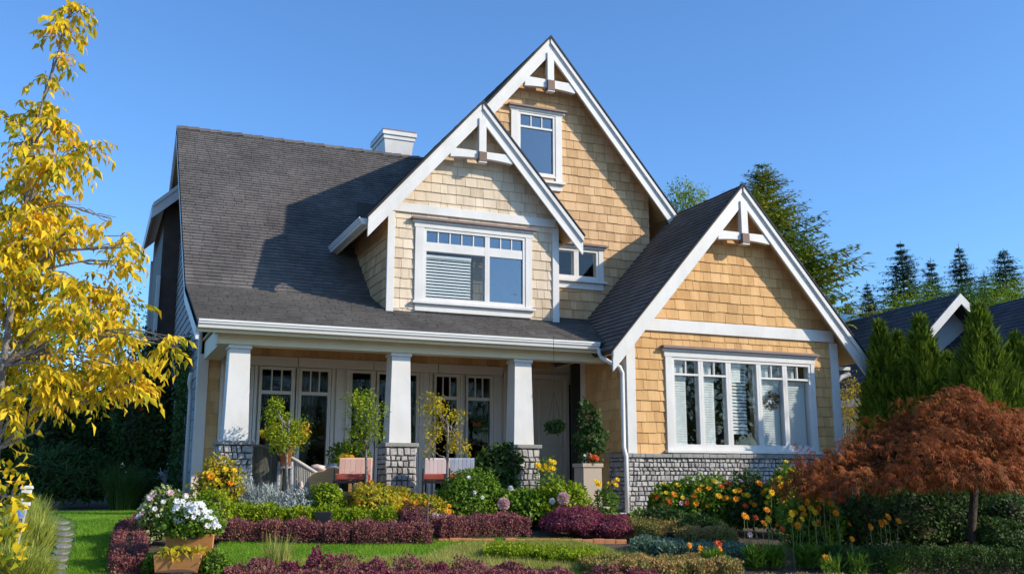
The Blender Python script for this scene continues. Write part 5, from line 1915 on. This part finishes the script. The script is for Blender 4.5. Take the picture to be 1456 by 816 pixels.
# birdhouse on a leaning pole
b = gat(26, 9.2)
t = thing('birdhouse', 'small white birdhouse with dark hole and blue cup on a leaning grey pole', 'birdhouse', b)
tp = at(37, 722, 9.2)
mb = MB()
mb.tube([b, tp], .014, 8)
mb.build('pole', 'grey_metal', t)
mb = MB()
c = at(37, 706, 9.2)
mb.box(c[0] - .045, c[0] + .045, c[1] - .05, c[1] + .05, c[2] - .085, c[2] + .075)
mb.prism([(-.06, .07), (.06, .07), (.05, .105), (-.05, .10)], -.065, .065, lambda p, q, h: (c[0] + p, c[1] + h, c[2] + q))
mb.build('nest_box', 'white_paint', t, bevel=.01)
mb = MB()
mb.tube([(c[0] - .005, c[1] - .054, c[2] + .0), (c[0] - .005, c[1] - .049, c[2] + .0)], .017, 12)
mb.box(c[0] - .012, c[0] + .004, c[1] - .055, c[1] - .0515, c[2] - .04, c[2] - .0)
mb.build('entrance_hole', 'black_metal', t)
mb = MB()
c2 = at(29, 728, 9.2)
mb.lathe([(.035, -.08), (.05, -.03), (.055, .04), (.045, .05)], c2, 14)
mb.build('cup', 'blue_plastic', t, smooth=True)

# wooden planter on a stone plinth with white flowers
pd0 = 9.55
pb = gat(266, pd0)
plz = 1 + (HOR - 807) * pd0 / FPX
T3 = lambda p, q, h: tuple(np.array([pb[0], pb[1], plz]) + RT * p + np.array([FW[0], FW[1], 0]) / math.hypot(FW[0], FW[1]) * h + np.array([0, 0, q]))
mb = MB()
mb.box(-.21, .24, -.15, .30, gz(pb[1]) - plz, -.004, lambda a, b_, c_: T3(a, c_, b_))
pl = mb.build('plinth', 'mortar', base=pb)
tag(pl, 'short stone plinth under the orange wooden planter', 'plinth')
sm = MB()
stones(sm, lambda u, z, o: T3(u, z, -.15 - o), -.21, .24, gz(pb[1]) - plz + .002, -.006, hh=(.04, .07), ww=(.06, .13), proud=.015)
sm.build('stone_facing', 'stone', pl, fix=False)
tpl = thing('planter', 'orange brown wooden planter with raised back panel on the stone plinth', 'planter', T3(0, 0, 0))
mb = MB()
mb.prism([(-.20, 0), (.20, 0), (.235, .17), (-.225, .165)], -.16, -.13, lambda p, q, h: T3(p, q, h))
mb.prism([(-.18, .0), (.18, 0), (.20, .16), (-.20, .16)], -.129, .12, lambda p, q, h: T3(p, q, h))
mb.build('trough', 'planter_wood', tpl, bevel=.006)
mb = MB()
mb.prism([(-.20, 0), (.235, 0), (.255, .335), (.12, .335), (.09, .29), (-.07, .29), (-.10, .325), (-.215, .33)], .121, .15, lambda p, q, h: T3(p, q, h))
mb.build('back_panel', 'planter_wood', tpl, bevel=.006)
mb = MB()
mb.prism([(-.17, .012), (-.05, .03), (.08, .034), (.18, .02), (.18, .008), (-.17, .002)], -.168, -.161, lambda p, q, h: T3(p, q, h))
mb.build('carved_strip', 'brown_wood', tpl)
c = np.array(T3(0.0, .52, .1))
t = shrub('petunia', 'mound of white flowers spilling over the wooden planter', 'flowers', np.array(T3(.02, .27, .2)), .30, .26, .36, 2600, .05, .028, 'mid_leaf', 81, amp=.1)
for (u, v) in [(254, 718), (262, 722), (270, 717), (278, 720), (285, 716), (272, 726), (281, 728), (290, 724), (296, 731), (302, 736), (306, 745), (258, 731), (247, 727), (266, 733), (275, 735), (284, 738), (293, 741), (299, 727), (243, 735), (251, 741), (268, 748), (262, 738), (288, 733), (297, 738), (279, 716), (288, 718), (259, 725), (305, 738), (294, 735), (286, 730), (277, 730), (300, 741), (264, 718), (250, 722), (307, 746), (260, 741)]:
    for q_ in range(2):
        put_flower('white_bloom', at(u + q_ * random.uniform(-7, 7), v + q_ * random.uniform(-6, 6), pd0 - .02 + random.uniform(-.12, .08)), (random.uniform(-.4, .4), -1, random.uniform(0, .8)), t, 1.05)
t = thing('coleus', 'yellow green leaves filling the trough of the wooden planter', 'plant', T3(0, .14, -.05))
n = 240
P = np.array([T3(random.uniform(-.17, .17), random.uniform(.13, .20), random.uniform(-.15, .1)) for _ in range(n)])
A = rdir(n) * .8 + np.array([-.1, -.6, .35])
V, F = leaf_arrays(P, A, rdir(n) * .6 + np.array([0, -.4, 1]), RNG.uniform(.05, .10, n), RNG.uniform(.02, .045, n), .4, .2)
np_mesh('foliage', V, F, 'gold_leaf', t)
bed('small green box bush right of the stone plinth', 312, 9.5, 44, 780, 1500, .03, .018, 'mid_leaf', 82)
bed('small green box bush left of the stone plinth', 222, 9.6, 32, 784, 1100, .03, .018, 'mid_leaf', 83)


# boulders, stake, clay edging
def boulder(label, u, d, wpx, hpx, seed):
    b = gat(u, d)
    t_ = blob('boulder', b + (0, 0, hpx * .35 * d / FPX), (wpx / 2 * d / FPX, wpx / 2.4 * d / FPX, hpx * .65 * d / FPX), 'rock', None, seed, .13, 18)
    me = t_.data
    me.transform(Matrix.Translation(-Vector(b)))
    t_.location = b
    LOC[t_] = b
    return tag(t_, label, 'boulder', 'pale boulders in the bed')


boulder('larger pale boulder right of the thin dark stake', 624, 12.9, 36, 26, 5)
boulder('smaller pale boulder beside the larger one, nearer the boxwood', 646, 12.8, 22, 16, 9)
b = gat(609, 11.9)
mb = MB()
mb.tube([b - (0, 0, .1), at(608, 712, 11.9)], .012, 8)
mb.tube([b + (0, 0, .002), b + (0, 0, .02)], .04, 10)
tag(mb.build('stake', 'rust_metal', base=b), 'thin dark metal stake standing at the gap between the purple hedges', 'stake')
b = gat(462, 12.3)
mb = MB()
Tq = lambda p, q, h: tuple(b + RT * p + np.array([0, 0, q]) + np.array([FW[0], FW[1], 0]) * h)
mb.box(-.10, .10, -.03, .03, .12, .30, lambda a, b_, c_: Tq(a, c_, b_))
mb.box(-.015, .015, -.01, .01, -.05, .12, lambda a, b_, c_: Tq(a, c_, b_))
tag(mb.build('garden_light', 'black_metal', base=b, bevel=.008), 'small black box shaped garden light behind the clipped purple hedge', 'garden light')
for i in range(17):
    u = 632 + i * 15.5
    p = gat(u, 12.25 + .03 * i)
    if i in (5,):
        continue
    w = .075
    mb = MB()
    a_ = random.uniform(-.1, .1) - .1
    ca, sa = math.cos(a_), math.sin(a_)
    mb.box(-w, w, -.04, .04, -.04, .045 + random.uniform(0, .012), lambda x_, y_, z_: (p[0] + x_ * ca - y_ * sa, p[1] + x_ * sa + y_ * ca, p[2] + z_))
    tag(mb.build('edging_brick', 'clay_edge', base=p, bevel=.008), 'orange clay edging brick in the row below the right purple hedge', 'edging brick', 'clay edging bricks along the bed')

# ================================================================== porch furniture and plants
def small_tree(label, u, vb, vt, d, wpx, m, n_per, leaf, trunk_m='bark_grey', ground=None, fork=False):
    b = gat(u, d) if ground is None else np.array([*gat(u, d)[:2], ground])
    c = [(at(u + random.uniform(-.38, .38) * wpx, vt + (vb - vt) * random.uniform(.12, .95), d + random.uniform(-.2, .2)), random.uniform(.10, .19)) for _ in range(17)]
    return clump_tree('patio_tree', label, b, 0, c, m, leaf, n_per, bark=trunk_m, tr=.022, droop=.2, origin=at(u + 3, vt + (vb - vt) * .45, d), wob=.12, group='slim trees before the porch')


small_tree('slim leafy tree before the porch between the left and middle columns, nearest the dark chair', 408, 640, 562, 14.2, 74, 'lime_leaf', 13, .05)
small_tree('slim airy tree with grey trunk standing just left of the middle column', 520, 640, 552, 14.2, 62, 'lime_leaf', 11, .05)
small_tree('slim yellow green tree between the middle and right columns', 634, 650, 562, 14.2, 76, 'gold_leaf', 11, .05)


def wicker_chair(label, c, w, h, m, face):
    t = thing('wicker_chair', label, 'chair', (c[0], c[1], PZ))
    mb = MB()
    ca, sa = math.cos(face), math.sin(face)
    L = lambda x, y, z: (c[0] + x * ca - y * sa, c[1] + x * sa + y * ca, PZ + z)
    # curved woven back and arms: vertical strands around a tub
    nst = 46
    for i in range(nst):
        a = math.pi * (.06 + .88 * i / (nst - 1))
        hh = h * (.62 + .38 * max(0, math.sin(a)) ** 1.5)
        x, y = math.cos(a) * w * .5, math.sin(a) * w * .5
        mb.tube([L(x * .86, y * .86, .05), L(x, y, hh * .6), L(x * 1.06, y * 1.08, hh)], .011, 5, False)
    for q in range(18):
        f = .06 + .92 * q / 17
        pts = []
        for i in range(16):
            a = math.pi * (.05 + .9 * i / 15)
            hh = h * (.62 + .38 * max(0, math.sin(a)) ** 1.5) * f
            s_ = .86 + .2 * f
            pts.append(L(math.cos(a) * w * .5 * s_, math.sin(a) * w * .5 * s_, max(.05, hh)))
        mb.tube(pts, .009, 4, False)
    mb.build('woven_back', m, t, fix=False)
    rim = MB()
    pts = []
    for i in range(20):
        a = math.pi * (.03 + .94 * i / 19)
        hh = h * (.62 + .38 * max(0, math.sin(a)) ** 1.5)
        pts.append(L(math.cos(a) * w * .53, math.sin(a) * w * .54, hh + .01))
    rim.tube(pts, .028, 7)
    rim.build('rim', m, t, smooth=True)
    s2 = MB()
    s2.box(-w * .40, w * .40, -w * .32, w * .36, .30, .42, L)
    s2.build('seat_cushion', 'pale_cloth', t, bevel=.03)
    s3 = MB()
    s3.box(-w * .43, w * .43, -w * .36, w * .36, .06, .297, L)
    s3.build('seat_skirt', m, t)
    for sx in (-1, 1):
        for sy in (-1, 1):
            q = MB()
            q.tube([L(sx * w * .36, sy * w * .3, 0), L(sx * w * .36, sy * w * .3, .07)], .025, 8)
            q.build('leg', m, t)
    return t


wicker_chair('dark woven wicker chair with its back to the garden beside the left column', at(374, 690, 15.0), .62, .92, 'wicker_dark', R(180) + YAW * -1)
wicker_chair('pale grey woven wicker armchair right of the dark one', at(432, 690, 15.3), .86, .80, 'wicker_grey', R(115))


def cushion_chair(label, u, d, m, wpx=44):
    p = at(u, HOR, d)
    c = (p[0], p[1])
    t = thing('porch_chair', label, 'chair', (c[0], c[1], PZ), 'striped cushion chairs on the porch')
    w = wpx * d / FPX / 2
    L = lambda x, y, z: tuple(np.array([c[0], c[1], PZ + z]) + RT * x + np.array([FW[0], FW[1], 0]) * y)
    f = MB()
    f.box(-w, w, -.02, .02, .38, .42, L)
    f.box(-w, w, -.5, -.46, .38, .42, L)
    f.build('frame', 'black_metal', t)
    for sx in (-1, 1):
        for yy in (-.48, 0):
            q = MB()
            q.tube([L(sx * (w - .015), yy, 0), L(sx * (w - .015), yy, .6 if yy else .62)], .015, 6)
            q.build('leg', 'black_metal', t)
    cu_ = MB()
    nst = 6
    for i in range(nst):
        x0, x1 = -w + 2 * w * i / nst, -w + 2 * w * (i + 1) / nst
        cu_.prism([(-.05, .43), (.05, .43), (.10, .76), (.01, .74)], x0, x1 - .002, lambda p_, q_, h_: L(h_, p_, q_))
    cu_.build('back_cushion', m, t, bevel=.004)
    s_ = MB()
    s_.box(-w, w, -.48, -.06, .425, .52, L)
    s_.build('seat_cushion', 'red_cloth', t, bevel=.02)
    return t


cushion_chair('porch chair with peach striped back cushion left of the middle pier', 505, 14.75, 'peach_cloth', 46)
cushion_chair('porch chair with pale pink back cushion right of the middle pier', 622, 14.95, 'pale_cloth', 36)
cushion_chair('porch chair with blue white back cushion beside the right pier', 657, 14.95, 'blue_cloth', 34)
# oak bench end with cloth heap
c = at(470, HOR, 15.2)
t = thing('porch_table', 'oak sided porch table heaped with cloths right of the grey armchair', 'table', (c[0], c[1], PZ))
L = lambda x, y, z: tuple(np.array([c[0], c[1], PZ + z]) + RT * x + np.array([FW[0], FW[1], 0]) * y)
mb = MB()
mb.prism([(-.26, .10), (.16, .10), (.16, .60), (-.26, .52)], -.3, -.26, lambda p, q, h: L(p, h, q))
mb.box(-.26, .36, -.26, .3, .50, .54, L)
mb.build('side_panel', 'oak_wood', t, bevel=.005)
for sx in (-.24, .34):
    for sy in (-.24, .28):
        q = MB()
        q.box(sx - .02, sx + .02, sy - .018, sy + .018, 0, .50, L)
        q.build('leg', 'oak_wood', t)
for (x, y, z, sx, sy, sz, m, nm, lab) in [(-.14, -.12, .60, .14, .12, .055, 'pale_cloth', 'cloth', 'cream folded cloth on the left of the porch table'), (.10, -.05, .62, .17, .14, .07, 'blue_cloth', 'cloth', 'blue printed cloth heaped on the porch table'), (.25, -.12, .57, .10, .1, .035, 'red_cloth', 'cloth', 'red cloth at the right end of the porch table')]:
    o = blob(nm, L(x, y, z), (sx, sy, sz), m, None, random.randrange(99), .16, 16)
    o.data.transform(Matrix.Translation(-Vector(L(x, y, z - sz))))
    o.location = L(x, y, z - sz)
    tag(o, lab, 'cloth')
b = np.array([*at(490, HOR, 15.1)[:2], PZ + .62])
t = shrub('potted_flowers', 'small yellow flowering plant standing on the porch table', 'plant', b, .11, .11, .2, 200, .06, .03, 'lime_leaf', 91, core=False, flowers=[('yellow_bloom', 5, .05), ('orange_bloom', 3, .1)])
# bucket
b = np.array([*at(463, HOR, 14.75)[:2], PZ])
t = thing('bucket', 'grey metal bucket standing before the oak sided table', 'bucket', b)
mb = MB()
mb.lathe([(.085, 0), (.11, .27), (.115, .28), (.10, .28), (.095, .25)], b, 18)
mb.build('body', 'grey_metal', t, smooth=True)
# terracotta pot with orange foliage on its stand, beside the first slim tree
b = np.array([*at(405, HOR, 14.75)[:2], PZ])
t = thing('plant_stand', 'tall grey stand carrying the terracotta pot before the wicker chairs', 'stand', b)
for sx in (-.11, .11):
    q = MB()
    q.tube([b + RT * sx * 1.0, b + RT * sx * .8 + (0, 0, .70)], [.035, .028], 8)
    q.build('leg', 'grey_metal', t)
mb = MB()
mb.lathe([(.12, .60), (.12, .63)], b, 16)
mb.build('shelf', 'grey_metal', t)
tp = thing('flower_pot', 'tapered terracotta pot holding orange green foliage', 'pot', b + (0, 0, .632))
mb = MB()
mb.lathe([(.065, .0), (.115, .28), (.13, .285), (.13, .33), (.11, .33), (.10, .29)], b + (0, 0, .632), 18)
mb.build('body', 'terracotta', tp, smooth=True)
shrub('potted_plant', 'leafy orange and green plant in the terracotta pot', 'plant', b + (0, 0, .93), .30, .22, .34, 900, .07, .04, 'gold_leaf', 92, core=False, flowers=[('orange_bloom', 3, .0)])
b = np.array([*at(500, HOR, 15.2)[:2], PZ + .62])
b2 = np.array([*at(495, HOR, 15.9)[:2], PZ])
t = thing('planter_tub', 'dark tub with leafy green plant behind the peach chair', 'planter', b2)
mb = MB()
mb.lathe([(.17, 0), (.22, .5), (.24, .5), (.24, .56), (.2, .56), (.19, .5)], b2, 18)
mb.build('tub', 'black_metal', t)
n = 900
D = rdir(n)
V, F = leaf_arrays(b2 + (0, 0, .78) + D * np.array([.36, .3, .26]) * RNG.uniform(.4, 1, (n, 1)), D + rdir(n) + np.array([0, 0, .2]), rdir(n) + np.array([0, 0, 1]), RNG.uniform(.06, .1, n), .04, .2, .1)
np_mesh('foliage', V, F, 'mid_leaf', t)
# dark plant and chair right of the glazed doors
b = np.array([*at(706, HOR, 15.9)[:2], PZ])
shrub('fern', 'large dark leafy fern in shade left of the right pier', 'plant', b, .38, .34, .95, 1500, .14, .06, 'dark_leaf', 93, droop=.4)
# hanging basket by the door
hb = at(788, 607, 15.7)
t = shrub('hanging_basket', 'dark trailing plant in a hanging basket left of the entry', 'plant', hb - (0, 0, .12), .14, .14, .22, 600, .06, .03, 'dark_leaf', 94, amp=.18, droop=.4)
mb = MB()
for a in (0, 2.1, 4.2):
    mb.tube([hb + (math.cos(a) * .14, math.sin(a) * .14, 0), (hb[0], hb[1], hb[2] + .55)], .004, 4)
mb.tube([(hb[0], hb[1], hb[2] + .55), (hb[0], hb[1], 3.27)], .004, 4)
mb.build('wire', 'black_metal', t)
# tall planter box with dark plant beside the entry
b = np.array([*at(836, HOR, 15.3)[:2], PZ])
t = thing('planter_box', 'tall beige box planter at the entry against the wing wall', 'planter', b)
mb = MB()
L = lambda x, y, z: (b[0] + x, b[1] + y, b[2] + z)
mb.box(-.16, .16, -.16, .16, 0, .62, L)
mb.box(-.18, .18, -.18, .18, .621, .68, L)
mb.build('box', 'box_beige', t, bevel=.006)
shrub('entry_plant', 'tall dark climbing plant growing from the beige planter box', 'plant', b + (.06, 0, .66), .19, .19, .85, 1300, .09, .045, 'dark_leaf', 95, amp=.22, droop=.3, core=False)
shrub('potted_flowers', 'small red and white flowers at the rim of the beige planter box', 'plant', b + (-.03, -.12, .68), .2, .1, .14, 260, .05, .03, 'dark_leaf', 96, core=False, flowers=[('red_bloom', 6, .05), ('white_bloom', 4, .05)])
# door mat
mb = MB()
mb.box(7.35, 8.05, 14.6, 14.95, PZ + .001, PZ + .02)
tag(mb.build('door_mat', 'black_metal', base=(7.7, 14.8, PZ)), 'dark mat lying at the porch edge before the entry', 'mat')
# red wreath on the glazed door
mb = MB()
cw = np.array([6.60, B_Y - .075, 1.98])
for i in range(120):
    a, rr = random.uniform(0, 6.28), random.uniform(.05, .15)
    q = cw + np.array([rr * math.cos(a), random.uniform(-.03, .01), rr * math.sin(a)])
    dd = np.array([random.uniform(-1, 1), random.uniform(-.5, .2), random.uniform(-1, 1)]) * .05
    s_ = np.array([-dd[2], 0, dd[0]]) * .5
    mb.add([q, q + dd * .5 + s_, q + dd, q + dd * .5 - s_], [(0, 1, 2, 3)])
wrt = tag(mb.build('wreath', 'dark_leaf', base=cw, fix=False), 'dark green wreath with red bow on the last glazed door', 'wreath')
mb = MB()
for a in (-1, 1):
    mb.add([cw + (-.07, -.05, 0), cw + (-.07 + a * .07, -.06, .05), cw + (-.07 + a * .07, -.06, -.04)], [(0, 1, 2)])
mb.lathe([(.02, -.02), (.028, 0), (.02, .02)], cw + (-.07, -.05, 0), 10)
mb.build('bow', 'petal_red', wrt, fix=False)
